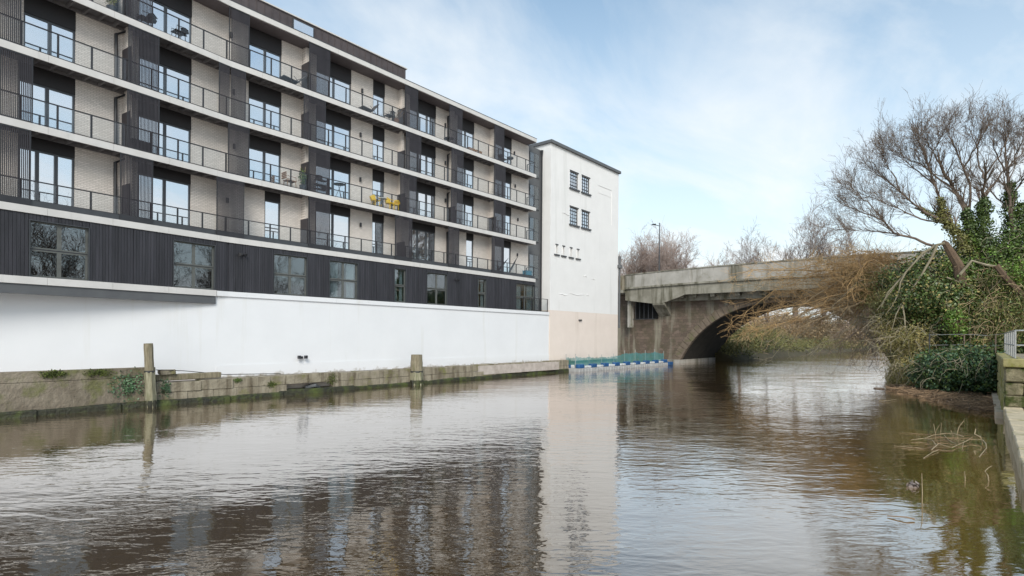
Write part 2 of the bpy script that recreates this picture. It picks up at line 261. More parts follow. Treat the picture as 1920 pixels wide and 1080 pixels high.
class MB:
    def __init__(s): s.v = []; s.f = []
    def pts(s, P, F):
        k = len(s.v); s.v += [tuple(p) for p in P]; s.f += [tuple(k + i for i in f) for f in F]; return s
    def box8(s, P): return s.pts(P, BOXF)
    def box(s, x0, x1, y0, y1, z0, z1):
        x0, x1 = min(x0, x1), max(x0, x1); y0, y1 = min(y0, y1), max(y0, y1)
        return s.box8([(x0, y0, z0), (x1, y0, z0), (x1, y1, z0), (x0, y1, z0), (x0, y0, z1), (x1, y0, z1), (x1, y1, z1), (x0, y1, z1)])
    def fbox(s, s0, s1, d0, d1, z0, z1, over=0.0):
        """box in facade coordinates (along, into the building, up); split at the bend of the facade"""
        if s0 < KS < s1:
            s.fbox(s0, KS, d0, d1, z0, z1); return s.fbox(KS + 1e-4, s1, d0, d1, z0, z1)
        e = 1 if s1 <= KS else 0
        P = []
        for z in (z0, z1):
            for a, d in ((s0, d0), (s1, d0), (s1, d1), (s0, d1)):
                x, y = FP(a, d, (s0 + s1) / 2)
                P.append((x, y, z))
        return s.box8(P)
    def tube(s, pts, rad, n=6, cap=True):
        pts = [Vector(p) for p in pts]; k0 = len(s.v); m = len(pts); up = Vector((.13, .21, .97))
        for i, p in enumerate(pts):
            t = (pts[min(i + 1, m - 1)] - pts[max(i - 1, 0)])
            if t.length < 1e-9: t = Vector((0, 0, 1))
            t.normalize(); a = t.cross(up if abs(t.dot(up)) < .95 else Vector((1, 0, 0))).normalized(); b = t.cross(a); r = rad[i] if hasattr(rad, '__len__') else rad
            for j in range(n):
                q = 2 * math.pi * j / n; s.v.append(tuple(p + a * (r * math.cos(q)) + b * (r * math.sin(q))))
        for i in range(m - 1):
            for j in range(n):
                x = k0 + i * n; s.f.append((x + j, x + (j + 1) % n, x + n + (j + 1) % n, x + n + j))
        if cap and n > 2:
            s.f.append(tuple(k0 + j for j in range(n - 1, -1, -1))); s.f.append(tuple(k0 + (m - 1) * n + j for j in range(n)))
        return s
    def build(s, name, m, parent=None, label=None, cat=None, group=None, kind=None, smooth=False):
        A = np.array(s.v, dtype=np.float64); lo = A.min(0); hi = A.max(0); c = np.array([(lo[0] + hi[0]) / 2, (lo[1] + hi[1]) / 2, lo[2]])
        me = bpy.data.meshes.new(name); me.from_pydata((A - c).tolist(), [], s.f); me.materials.append(M[m] if isinstance(m, str) else m)
        if smooth: me.shade_smooth()
        o = bpy.data.objects.new(name, me); COL.objects.link(o); o.location = c; WL[o.name] = Vector(c)
        attach(o, parent); return tag(o, label, cat, group, kind)
# facade coordinates: right wing runs along x at y = 30, left wing turns 6.4 degrees towards the river
KS = 13.2; PHI = math.atan(.113); FT = (math.cos(PHI), math.sin(PHI)); FN = (-math.sin(PHI), math.cos(PHI))
MIT = (FN[0] / (1 + FN[1]), 1.0)         # bisector at the bend
def FP(a, d, ref=None):
    if abs(a - KS) < 2e-4: return KS + d * MIT[0], 30 + d * MIT[1]
    if (a if ref is None else ref) <= KS: return KS + (a - KS) * FT[0] + d * FN[0], 30 + (a - KS) * FT[1] + d * FN[1]
    return a, 30 + d
def fmat(a, d, z):                       # placement matrix with local x along the facade, y into it
    x, y = FP(a, d); r = PHI if a <= KS else 0.0
    return Matrix.Translation((x, y, z)) @ Matrix.Rotation(r, 4, 'Z')
def mesh_box(name, sx, sy, sz, m, bev=0.0):
    b = MB().box(-sx / 2, sx / 2, -sy / 2, sy / 2, 0, sz); me = bpy.data.meshes.new(name); me.from_pydata(b.v, [], b.f); me.materials.append(M[m]); return me
def rough_block(x0, x1, y0, y1, z0, z1, j=.02, ch=.03, rng=random):
    """a dressed stone with chamfered, slightly uneven corners (24 vertices)"""
    P = []; F = []
    C = [(sx, sy, sz) for sz in (0, 1) for sx, sy in ((0, 0), (1, 0), (1, 1), (0, 1))]
    cs = [(x0, x1)[c[0]] for c in C]
    idx = {}
    for ci, (sx, sy, sz) in enumerate(C):
        jx, jy, jz = (rng.uniform(-j, j) for _ in range(3))
        x, y, z = (x0, x1)[sx] + jx, (y0, y1)[sy] + jy, (z0, z1)[sz] + jz
        ix, iy, iz = (ch, -ch)[sx], (ch, -ch)[sy], (ch, -ch)[sz]
        for ax, p in (('x', (x, y + iy, z + iz)), ('y', (x + ix, y, z + iz)), ('z', (x + ix, y + iy, z))):
            idx[(ci, ax)] = len(P); P.append(p)
    q = lambda ax, *c: tuple(idx[(i, ax)] for i in c)
    F += [q('z', 3, 2, 1, 0), q('z', 4, 5, 6, 7), q('y', 0, 1, 5, 4), q('y', 2, 3, 7, 6), q('x', 1, 2, 6, 5), q('x', 3, 0, 4, 7)]
    for a, b, ax1, ax2 in ((0, 1, 'y', 'z'), (1, 2, 'x', 'z'), (2, 3, 'y', 'z'), (3, 0, 'x', 'z'), (4, 5, 'z', 'y'), (5, 6, 'z', 'x'), (6, 7, 'z', 'y'), (7, 4, 'z', 'x'), (0, 4, 'x', 'y'), (1, 5, 'y', 'x'), (2, 6, 'x', 'y'), (3, 7, 'y', 'x')):
        F.append((idx[(a, ax1)], idx[(b, ax1)], idx[(b, ax2)], idx[(a, ax2)]))
    for ci in range(8): F.append((idx[(ci, 'x')], idx[(ci, 'y')], idx[(ci, 'z')]))
    return P, F

def quads(name, V, m, parent=None, **kw):
    """V: n x 4 x 3 array of loose quads (leaves, blades)"""
    n = V.shape[0]; A = V.reshape(-1, 3); lo, hi = A.min(0), A.max(0); c = np.array([(lo[0] + hi[0]) / 2, (lo[1] + hi[1]) / 2, lo[2]])
    me = bpy.data.meshes.new(name); me.vertices.add(4 * n); me.vertices.foreach_set('co', (A - c).astype(np.float32).ravel())
    me.loops.add(4 * n); me.loops.foreach_set('vertex_index', np.arange(4 * n, dtype=np.int32)); me.polygons.add(n)
    me.polygons.foreach_set('loop_start', np.arange(0, 4 * n, 4, dtype=np.int32)); me.polygons.foreach_set('loop_total', np.full(n, 4, dtype=np.int32))
    me.update(); me.materials.append(M[m]); o = bpy.data.objects.new(name, me); COL.objects.link(o); o.location = c; WL[o.name] = Vector(c)
    attach(o, parent); return tag(o, **kw)
def leaves(P, Nn, size, jit=.7, asp=.75):
    """leaf quads at points P facing roughly along Nn"""
    n = len(P); d = Nn + RNG.normal(0, jit, (n, 3)); d /= np.linalg.norm(d, axis=1)[:, None]
    a = np.cross(d, RNG.normal(0, 1, (n, 3))); a /= np.linalg.norm(a, axis=1)[:, None] + 1e-9; b = np.cross(d, a)
    s = (size * RNG.uniform(.6, 1.35, n))[:, None]; a = a * s * .5; b = b * s * .5 * asp
    return np.stack([P - a, P - b * 1.0 + a * .15, P + a, P + b * 1.0 + a * .15], axis=1)
def blob_points(blobs, n, shell=(.72, 1.06), clump=.22):
    """random points in the outer shells of a union of ellipsoids, with bumpy radius"""
    w = np.array([b[3] * b[4] + b[4] * b[5] + b[3] * b[5] for b in blobs], dtype=float); w /= w.sum(); k = RNG.choice(len(blobs), n, p=w)
    B = np.array(blobs, dtype=float); d = RNG.normal(0, 1, (n, 3)); d /= np.linalg.norm(d, axis=1)[:, None]
    ph = B[k, 0:1] * 1.7 + B[k, 1:2] * 2.3
    bump = 1 + clump * (np.sin(d[:, :1] * 7 + ph) * np.sin(d[:, 1:2] * 8 + ph * 1.3) + .6 * np.sin(d[:, 2:] * 13 + ph * .7) * np.sin(d[:, :1] * 15 - ph))
    r = RNG.uniform(shell[0], shell[1], (n, 1)) * bump
    P = B[k, :3] + d * r * B[k, 3:6]; Nn = d / B[k, 3:6]; Nn /= np.linalg.norm(Nn, axis=1)[:, None]
    return P, Nn
# ================================================================== SETTING: water, ground
MB().pts([(-80, -90, 0), (420, -90, 0), (420, 90, 0), (-80, 90, 0)], [(0, 1, 2, 3)]).build('river_water', 'water', kind='structure')
MB().box(-40, 41.5, 28.9, 60, .3, .98).box(41.5, 54, 30.3, 60, .3, 1.0).box(-40, 9.3, 28.45, 28.9, .3, 1.60).box(-40, 9.3, 28.9, 60, .98, 1.62).build('quay_ground', 'quaytop', kind='structure')

# ================================================================== APARTMENT BUILDING
SL = [8.26, 11.55, 14.48, 17.39]; ROOFZ = 20.5; TH_ = .29; S0_, S1_ = -9.0, 39.4; DW = 1.0
bld = thing('apartment_building', 'long apartment block with dark slatted balcony screens above the white river wall', 'apartment block', (18, 34, 1))
joints = [5.57 + 2.33 * k for k in range(-6, 15)]
def strip_panels(a0, a1):
    js = [a0] + [j for j in joints if a0 + .3 < j < a1 - .3] + [a1]; return list(zip(js[:-1], js[1:]))
me_j = mesh_box('soffit_joist', .075, .88, .15, 'soffit')
HEAD = [10.80, 13.55, 16.32, 19.26]; TOPS = [SL[1] - .13, SL[2] - .13, SL[3] - .13, 20.14]
for i, T in enumerate(SL):
    slab = MB().fbox(S0_, S1_, .055, DW + .25, T - .125, T - .02).fbox(S0_, S1_, .88, DW, T - .26, T - .13).build('balcony_slab', 'soffit', bld)
    for a, b in strip_panels(S0_, S1_): MB().fbox(a + .004, b - .004, 0, .05, T - TH_, T).build('fascia_panel', 'fascia', slab)
    if i > 0:
        a = S0_ + .4
        while a < S1_ - .1:
            if abs(a - KS) > .1: inst('soffit_joist', me_j, fmat(a, .50, T - .278), slab)
            a += .58
    MB().box(S1_ - .05, S1_, 30.056, 31.0, T - TH_, T).build('fascia_panel', 'fascia', slab)
# roof
roof = MB().fbox(S0_, S1_, .055, 9, 20.16, 20.44).build('roof', 'soffit_top', bld)
for a, b in strip_panels(S0_, S1_): MB().fbox(a + .004, b - .004, -.03, .05, 20.20, 20.49).build('fascia_panel', 'fascia', roof)
MB().box(S1_ - .05, S1_, 30.056, 31.5, 20.2, 20.49).build('fascia_panel', 'fascia', roof)
MB().fbox(S0_, S1_ + .02, -.045, .5, 20.493, 20.53).build('roof_flashing', 'frame', roof)
ph = MB().fbox(S0_, 26.2, 1.75, 7, 20.44, 22.26).build('penthouse', 'clad_top', bld)
a = S0_
while a < 26.1:                           # standing seams of the penthouse cladding
    if abs(a - KS) > .1 and not 17.4 < a < 19.0: MB().fbox(a, a + .04, 1.72, 1.75, 20.5, 22.2).build('cladding_seam', 'clad_top', ph)
    a += .46
MB().fbox(S0_, 26.3, 1.66, 7.1, 22.262, 22.33).build('penthouse_eave', 'fascia', ph)
pw = MB().fbox(17.55, 18.95, 1.69, 1.748, 20.9, 22.12).build('penthouse_window', 'frame', bld)
MB().fbox(17.62, 18.88, 1.672, 1.686, 20.96, 22.06).build('pane', 'pane', pw)
# dark rooms behind
MB().fbox(S0_, 39.35, 1.95, 9, 5.3, 20.15).build('interior', 'room', bld)
MB().fbox(S0_, 39.35, .95, 1.94, 5.42, 7.9).fbox(S0_, 36.5, .35, .95, 5.15, 5.41).build('interior', 'room', bld)

W8 = [(4.9, 6.83), (9.3, 11.75), (14.61, 16.51), (18.71, 21.18), (22.85, 23.82), (25.99, 28.47), (30.67, 32.56), (35.12, 37.22)]
def wins(i):
    L = list(W8)
    if i == 0: L[2] = (15.56, 16.5); L[6] = (31.73, 32.57)
    if i == 2: L[0] = (5.05, 6.83)
    return [(-6.2, -3.6), (-1.2, 1.2)] + L
rnd = random.Random(3)
for i, T in enumerate(SL):
    top = TOPS[i]; wl = wins(i); e = S0_
    for a, b in wl + [(39.6, 39.6)]:
        if a - e > .05: MB().fbox(e, a, DW, DW + .25, T - .02, top).build('brick_wall', 'brick', bld)
        e = b
    for a, b in wl:
        z0, z1 = T - .02, HEAD[i]; wd = b - a; n = 1 if wd < 1.1 else (3 if i == 0 and 4 < a < 5 else 2)
        if a > 25 and a < 27: n = 3
        fr = MB(); d0, d1 = DW + .06, DW + .16; fw = .07
        fr.fbox(a, b, d0, d1, z1 - fw, z1).fbox(a, b, d0, d1, z0, z0 + .12).fbox(a, a + fw, d0, d1, z0 + .12, z1 - fw).fbox(b - fw, b, d0, d1, z0 + .12, z1 - fw)
        xs = [a + wd * k / n for k in range(n + 1)]
        for x in xs[1:-1]: fr.fbox(x - .06, x + .06, d0 - .01, d1, z0 + .12, z1 - fw)
        f = fr.build('balcony_door', 'frame', bld)
        for k in range(n):
            l = xs[k] + (.07 if k == 0 else .06); r = xs[k + 1] - (.07 if k == n - 1 else .06)
            if n == 1 and i in (0, 1):
                MB().fbox(l, r, DW + .09, DW + .13, z0 + 1.0, z0 + 1.06).build('transom', 'frame', f)
            MB().fbox(l, r, DW + .105, DW + .117, z0 + .12, z1 - fw).build('pane', 'pane', f)
        if rnd.random() < .62:
            c0 = a + .1; c1 = b - .1
            if rnd.random() < .5: c1 = a + wd * rnd.uniform(.3, .6)
            MB().fbox(c0, c1, DW + .24, DW + .26, z0 + (rnd.choice([0, 0, .7])), z1 - .05).build('blind', 'blind', f)
        MB().fbox(a, b, DW + .02, DW + .2, z1, top).build('header_panel', 'header', f)
    # brick returns between the flats and the divider panels in front of them
    for a in (8.66, 17.78, 24.95, 29.75, 34.4):
        hgt = top - .02
        MB().fbox(a, a + .2, .58, DW - .002, T - .02, hgt).build('brick_return', 'brick', bld)
        if a < 25 or (i == 1): MB().fbox(a - .05, a - .01, .2, DW - .01, T, T + (1.75 if a < 20 else 1.35)).build('divider_panel', 'slat', bld)
    for a in (8.34, 29.62):
        x, y = FP(a, .92); x2, y2 = FP(a + .45, .75); x3, y3 = FP(a + .45, .7)
        MB().tube([(x, y, T), (x, y, top - .42), (x2, y2, top - .10), (x3, y3, top + .06)], .07, 8).build('downpipe', 'dark', bld)
SCR = [[(4.09, 5.03), (8.17, 9.53), (12.53, 13.96), (17.7, 19.09), (23.98, 25.44), (28.87, 29.97), (33.65, 35.13)],
       [(4.07, 5.08), (8.44, 9.79), (13.11, 14.21), (17.67, 19.06), (24.4, 25.79), (29.11, 30.33), (33.88, 35.3)],
       [(3.55, 4.7), (8.47, 9.76), (12.61, 14.0), (17.34, 18.75), (24.85, 26.2), (29.14, 30.37), (33.89, 35.27)],
       [(3.6, 4.8), (8.37, 9.47), (13.13, 14.18), (17.66, 19.02), (24.76, 25.88), (28.9, 30.23), (33.88, 35.07)]]
for i, T in enumerate(SL):
    z0 = T + .01; z1 = (SL[i + 1] - TH_ if i < 3 else 20.2) - .01
    for a, b in SCR[i] + [(a - 8.9, b - 8.9) for a, b in SCR[i][:1]]:
        m = MB(); d0, d1 = .012, .052; fw = .035
        base = .26 if i == 0 else .05
        m.fbox(a, b, d0, d1, z0, z0 + base).fbox(a, b, d0, d1, z1 - .05, z1).fbox(a, a + fw, d0, d1, z0 + base, z1 - .05).fbox(b - fw, b, d0, d1, z0 + base, z1 - .05)
        f = m.build('slatted_screen', 'dark', bld)
        s = MB(); x = a + .055
        while x < b - .05:
            if not (x < KS < x + .03): s.fbox(x, x + .036, d0 + .014, d1 - .014, z0 + base, z1 - .05)
            x += .058
        s.build('slats', 'slat', f, kind='stuff')
    # railing
    h = 1.05; zt = T + h; zb = T + (.24 if i == 0 else .05)
    rl = MB(); rl.fbox(S0_, S1_ - .06, .10, .145, zt - .045, zt).fbox(S0_, S1_ - .06, .11, .135, zb, zb + .03).box(S1_ - .10, S1_ - .06, 30.146, 30.98, zt - .045, zt).box(S1_ - .09, S1_ - .07, 30.146, 30.98, zb, zb + .03)
    r = rl.build('railing', 'dark', bld)
    if i == 0: MB().fbox(S0_, S1_ - .06, .07, .2, T + .004, zb - .003).build('railing_base', 'frame', r)
    ps = [5.92 + 1.19 * k for k in range(-12, 29) if S0_ < 5.92 + 1.19 * k < 39.25]
    mp_ = mesh_box('railing_post', .07, .04, h - .045, 'dark')
    for k, a in enumerate(ps): inst('railing_post', mp_, fmat(a, .125, T), r)
    inst('railing_post', mp_, Matrix.Translation((S1_ - .085, 30.95, T)) @ Matrix.Rotation(math.pi / 2, 4, 'Z'), r)
    for a, b in zip(ps[:-1], ps[1:]): MB().fbox(a + .035, b - .035, .118, .127, zb + .04, zt - .05).build('glass_panel', 'clear', r)
LAMPS = [(13.62, 19.22), (13.78, 16.22), (13.83, 13.31), (13.48, 10.35), (21.95, 19.05), (21.85, 16.18), (21.86, 13.29), (21.9, 10.36), (29.35, 19.0), (29.38, 16.17), (29.41, 13.37), (37.5, 18.98), (37.64, 16.17), (38.04, 13.34), (38.0, 10.28)]
for a, z in LAMPS:
    x, y = FP(a, DW - .075); MB().tube([(x, y, z - .13), (x, y, z + .13)], .07, 8).fbox(a - .03, a + .03, DW - .03, DW - .002, z - .05, z + .05).build('wall_lamp', 'dark', bld)

# storey clad in dark boards, with the lower windows
LOW = [(-4.6, -2.55), (-1.0, 1.05), (4.99, 7.04), (10.45, 12.49), (15.61, 17.65), (19.07, 21.11), (23.95, 24.97), (26.82, 28.84), (32.06, 33.08), (36.75, 39.38)]
ZB, ZH, ZT = 5.45, 7.72, SL[0] - TH_ - .002
def boards(a, b, z0, z1):
    k = max(1, int(math.ceil((b - a) / 2.6)))
    for q in range(k):
        p0, p1 = a + (b - a) * q / k, a + (b - a) * (q + 1) / k; m = MB(); x = p0 + .006; n = max(1, round((p1 - p0) / .12)); st = (p1 - p0 - .012) / n
        for j in range(n):
            if not (x < KS < x + st): m.fbox(x, x + st - .010, .05 + .006 * ((j * 7) % 3), .09, z0, z1)
            x += st
        m.fbox(p0, p1, .09, .13, z0, z1).build('cladding_panel', 'clad', bld)
e = S0_
for a, b in LOW:
    boards(e, a, ZB, ZT); boards(a, b, ZH, ZT); e = b
for w_, (a, b) in enumerate(LOW):
    n = 2 if b - a > 1.5 else 1; fr = MB(); fr.fbox(a, b, .012, .22, ZH - .03, ZH).fbox(a, a + .03, .012, .22, ZB + .02, ZH - .03).fbox(b - .03, b, .012, .22, ZB + .02, ZH - .03).fbox(a, b, .012, .22, ZB, ZB + .02)
    f = fr.build('window', 'frame', bld)
    i0, i1, z0, z1 = a + .03, b - .03, ZB + .02, ZH - .03; xs = [i0 + (i1 - i0) * k / n for k in range(n + 1)]; zm = z0 + (z1 - z0) * .5
    for k in range(n):
        l, r = xs[k], xs[k + 1]; fw = .075
        for (y0, y1) in ((z0, zm - .02), (zm + .02, z1)):
            MB().fbox(l, r, .15, .20, y0, y0 + .06).fbox(l, r, .15, .20, y1 - .06, y1).fbox(l, l + fw, .15, .20, y0 + .06, y1 - .06).fbox(r - fw, r, .15, .20, y0 + .06, y1 - .06).build('sash', 'sash', f)
            MB().fbox(l + fw, r - fw, .17, .182, y0 + .06, y1 - .06).build('pane', 'pane_low', f)
    MB().fbox(i0, i1, .145, .20, zm - .02, zm + .02).build('transom', 'dark', f)
    if w_ in (5, 6, 8, 9):
        for (c0, c1) in ((i0 + .08, i0 + .08 + (i1 - i0) * .32), (i1 - .08 - (i1 - i0) * .28, i1 - .08)):
            c = MB(); x = c0
            while x < c1 - .02:
                c.fbox(x, min(x + .07, c1), .30 + .03 * (int(x * 14) % 2), .335 + .03 * (int(x * 14) % 2), z0 + .05, z1); x += .07
            c.build('curtain', 'curtain', f)
for a, z in ((13.85, 7.45), (29.7, 7.42)):
    x, y = FP(a, .0); m = MB().fbox(a - .13, a + .13, -.02, .048, z - .06, z + .06)
    for s_ in (-.16, .16): m.tube([(x + s_ * .6, y - .03, z), (x + s_, y - .16, z - .05)], [.05, .08], 8)
    m.build('flood_lamp', 'dark', bld)
# white band, steel beam and the white wall below
band = MB().fbox(S0_, 12.53, .04, .3, 5.16, 5.43).build('band_backing', 'fascia', bld)
for a, b in strip_panels(S0_, 12.53): MB().fbox(a + .004, b - .004, -.03, .035, 5.15, 5.445).build('fascia_panel', 'fascia', band)
b2 = MB().fbox(12.56, 41.5, .055, .3, 5.2, 5.42).build('band_backing', 'fascia', bld)
for a, b in strip_panels(12.56, 41.5): MB().fbox(a + .004, b - .004, -.015, .05, 5.17, 5.43).build('fascia_panel', 'render', b2)
MB().fbox(S0_, 12.52, .03, .30, 4.755, 5.146).build('steel_beam', 'beam', bld)
wl = MB().box(-12, 41.52, 30.06, 30.6, .9, 5.168).build('river_wall', 'render', bld)
MB().box(12.6, 41.52, 30.035, 30.058, 1.0, 1.62).build('wall_plinth', 'render', wl)
MB().box(39.4, 41.5, 30.6, 31.0, 5.0, 5.4).build('terrace_floor', 'quaytop', bld)
MB().box(39.4, 39.6, 31.003, 34, 5.4, 20.12).build('end_wall', 'brick', bld)
r = MB().box(37.75, 41.26, 30.0, 30.045, 6.54, 6.585).box(37.75, 41.26, 30.0, 30.045, 5.44, 5.48).build('terrace_railing', 'dark', bld)
for x in (37.78, 38.9, 40.05, 41.22): MB().box(x - .03, x + .03, 30.0, 30.045, 5.481, 6.538).build('railing_post', 'dark', r)
for x in (37.82, 38.94, 40.09): MB().box(x + .01, x + 1.05, 30.015, 30.027, 5.5, 6.52).build('glass_panel', 'clear', r)
# narrow dark stair link between block and tower
lk = MB().box(39.6, 41.52, 31.03, 36, 5.0, 20.25).build('stair_link', 'beam', bld)
for T in [5.4] + SL:
    f = MB().box(39.72, 41.1, 30.985, 31.028, T + .15, T + 2.35).build('window', 'frame', bld)
    for x0, x1 in ((39.78, 40.38), (40.44, 41.04)):
        MB().box(x0, x1, 30.968, 30.982, T + .22, T + 1.1).build('pane', 'pane_low', f); MB().box(x0, x1, 30.968, 30.982, T + 1.16, T + 2.29).build('pane', 'pane_low', f)
MB().tube([(41.42, 30.9, 5.4), (41.42, 30.9, 19.6), (41.42, 30.9, 20.2)], [.06, .06, .13], 8).build('downpipe', 'dark', bld)

# ================================================================== TOWER
tw = thing('white_tower', 'plain white rendered tower with a peach painted base beyond the apartment block', 'building', (47.8, 36, 1))
TX0, TX1, TZ = 41.55, 54.0, 20.74
TWIN = [(44.65, 46.1, 17.36, 18.96), (46.7, 48.17, 17.36, 18.96), (44.67, 46.12, 13.92, 15.58), (46.72, 48.2, 13.92, 15.58)]
SLOT = [42.55, 43.65, 44.9, 46.1]
def pierced_wall(x0, x1, y0, y1, z0, z1, holes):
    m = MB(); xs = sorted({x0, x1, *[h[0] for h in holes], *[h[1] for h in holes]})
    for a, b in zip(xs[:-1], xs[1:]):
        hs = sorted([(h[2], h[3]) for h in holes if h[0] <= a + 1e-6 and h[1] >= b - 1e-6]); z = z0
        for p, q in hs: m.box(a, b, y0, y1, z, p); z = q
        m.box(a, b, y0, y1, z, z1)
    return m
slots = [(x - .12, x + .12, 10.78, 11.62) for x in SLOT]
panel = (49.85, 52.55, 15.0, 18.65)
pierced_wall(TX0, TX1, 30.0, 30.3, 5.63, TZ, TWIN + slots + [panel]).build('rendered_wall', 'tower', tw)
MB().box(TX0, TX1, 30.3, 44, 5.63, TZ).build('tower_body', 'tower', tw)
MB().box(TX0, TX1, 29.997, 44, .9, 5.628).build('painted_base', 'peach', tw)
MB().box(panel[0], panel[1], 30.035, 30.298, panel[2], panel[3]).build('blocked_opening', 'tower', tw)
MB().box(panel[0] + .1, panel[1] - .1, 30.015, 30.036, panel[3] - .75, panel[3] - .55).build('lintel', 'tower', tw)
MB().box(TX0 - .18, TX1 + .15, 29.78, 44.2, TZ + .002, TZ + .26).build('roof_coping', 'beam', tw)
for a, b, z0, z1 in TWIN:
    f = MB().box(a, b, 30.09, 30.16, z1 - .07, z1).box(a, b, 30.09, 30.16, z0, z0 + .06).box(a, a + .06, 30.09, 30.16, z0 + .06, z1 - .07).box(b - .06, b, 30.09, 30.16, z0 + .06, z1 - .07).build('window', 'dark', tw)
    MB().box(a + .06, b - .06, 30.13, 30.14, z0 + .06, z1 - .07).build('pane', 'pane', f); MB().box(a, b, 30.2, 30.298, z0, z1).build('interior', 'blind', f)
    for k in (1, 2, 3):
        x = a + (b - a) * k / 4; MB().box(x - .022, x + .022, 30.098, 30.15, z0 + .06, z1 - .07).build('glazing_bar', 'dark', f)
    for k in range(1, 5):
        z = z0 + (z1 - z0) * k / 5; hh = .045 if k in (1, 4) else .022; MB().box(a + .06, b - .06, 30.1, 30.148, z - hh, z + hh).build('glazing_bar', 'dark', f)
    MB().box(a - .12, b + .14, 29.86, 30.09, z0 - .14, z0 - .002).build('sill', 'frame', f)
    MB().box(a - .05, b + .05, 29.95, 29.998, z1 + .002, z1 + .08).build('lintel', 'frame', f)
for x in SLOT:
    f = MB().box(x - .12, x + .12, 30.17, 30.298, 10.78, 11.62).build('slit_window', 'black', tw)
    MB().box(x - .21, x + .21, 29.93, 29.998, 11.62, 11.72).build('lintel', 'frame', f); MB().box(x - .40, x + .40, 29.88, 29.998, 10.66, 10.78).build('sill', 'frame', f)
    for s_ in (-.16, .16): MB().box(x + s_ - .04, x + s_ + .04, 29.96, 29.998, 10.78, 11.62).build('jamb', 'tower', f)
for x, z, l in ((42.9, 7.15, 1.6), (44.6, 7.3, 2.8), (48.6, 9.05, .8), (47.1, 9.2, .7), (47.6, 7.35, .6), (43.2, 14.75, 1.8)):   # ridges of bulging render
    m = MB(); P = [(x + l * t, 29.998, z + .05 * math.sin(t * 9 + x)) for t in [k / 7 for k in range(8)]]; m.tube(P, [.004, .035, .05, .035, .05, .045, .03, .004], 6); m.build('render_ridge', 'tower', tw)
MB().box(46.3, 46.75, 29.86, 29.995, 4.78, 4.9).build('vent_cowl', 'frame', tw)
MB().tube([(54.12, 29.9, 4.2), (54.12, 29.9, 10.6), (54.12, 29.9, 10.62), (54.12, 29.9, 10.95), (54.12, 29.9, 11.0), (54.12, 29.9, 11.9)], [.11, .11, .30, .30, .13, .15], 10).build('soil_pipe', 'beam', tw)

# ================================================================== QUAY
qy = thing('quay_wall', 'stained stone and concrete quay wall along the foot of the white wall', 'quay wall', (16, 28.6, 0))
QF = lambda x: 27.9 + .033 * x
x = -12.0; rq = random.Random(5)
while x < 9.2:                             # tall cast beams on the near part
    l = 7.5 if x < -5 else 9.25 - x
    for z0, z1, j in ((.16, 1.30, .0), (1.303, 1.72, .012)):
        P, F = rough_block(x + .006, x + l - .006, QF(x + l / 2) + j, QF(x + l / 2) + .7, z0, z1, .012, .018, rq); P = [(p[0], p[1] + .033 * (p[0] - x - l / 2), p[2]) for p in P]; MB().pts(P, F).build('concrete_beam', 'quay', qy)
    x += l
x = 9.28; row = 0
for z0, z1 in ((.14, .56), (.57, 1.06)):
    x = 9.28 + .5 * row
    if row: P, F = rough_block(9.28, 9.77, QF(9.5), QF(9.5) + .7, z0, z1, .012, .03, rq); MB().pts(P, F).build('quay_stone', 'quaystone', qy)
    while x < 43.4:
        l = rq.uniform(.9, 1.5)
        if not (z1 < .8 and x < 17.75 and x + l > 16.75) and not (z1 > .8 and False):
            P, F = rough_block(x + .004, x + l - .004, QF(x) + rq.uniform(-.02, .03), QF(x) + .75, z0, z1 + rq.uniform(-.05, .03) * (z1 > .8), .012, .02, rq); MB().pts(P, F).build('quay_stone', 'quaystone', qy)
        x += l
    row += 1
MB().pts(*rough_block(9.35, 12.2, QF(10) + .25, QF(10) + .62, 1.09, 1.36, .02, .03, rq)).build('timber_baulk', 'timber', qy)
MB().pts(*rough_block(9.5, 10.1, QF(10) + .1, QF(10) + .5, 1.37, 1.60, .03, .03, rq)).build('loose_stone', 'quaystone', qy)
m = MB(); x = -12.0
while x < 44:
    l = rq.uniform(1.5, 3); m.pts(*rough_block(x - .12, x + l + .12, QF(x + l / 2) - rq.uniform(.07, .15), QF(x + l / 2) + .5, -.6, rq.uniform(.16, .30), .04, .07, rq)); x += l
m.build('wet_footing', 'wetband', qy)
MB().box(-12, 9.2, 28.4, 28.75, .1, 1.55).box(9.2, 31, 28.95, 29.4, .1, .95).box(31, 43.4, 29.45, 29.9, .1, .95).build('quay_core', 'quay', qy)
# outfall opening with its pipe
of = MB().box(16.78, 17.72, QF(17) + .45, QF(17) + .5, .15, .86).build('outfall', 'black', qy)
P = [(17.0 + .13 * math.cos(t), QF(17) + .2, .68 + .13 * math.sin(t)) for t in [k * math.pi / 7 for k in range(15)]]
MB().tube(P, .035, 6, False).build('pipe_ring', 'steel', of)
MB().tube([(16.8, QF(17) + .3, .3), (17.3, QF(17) + .1, .4), (17.65, QF(17) + .3, .22)], .11, 8).build('debris', 'beam', of)

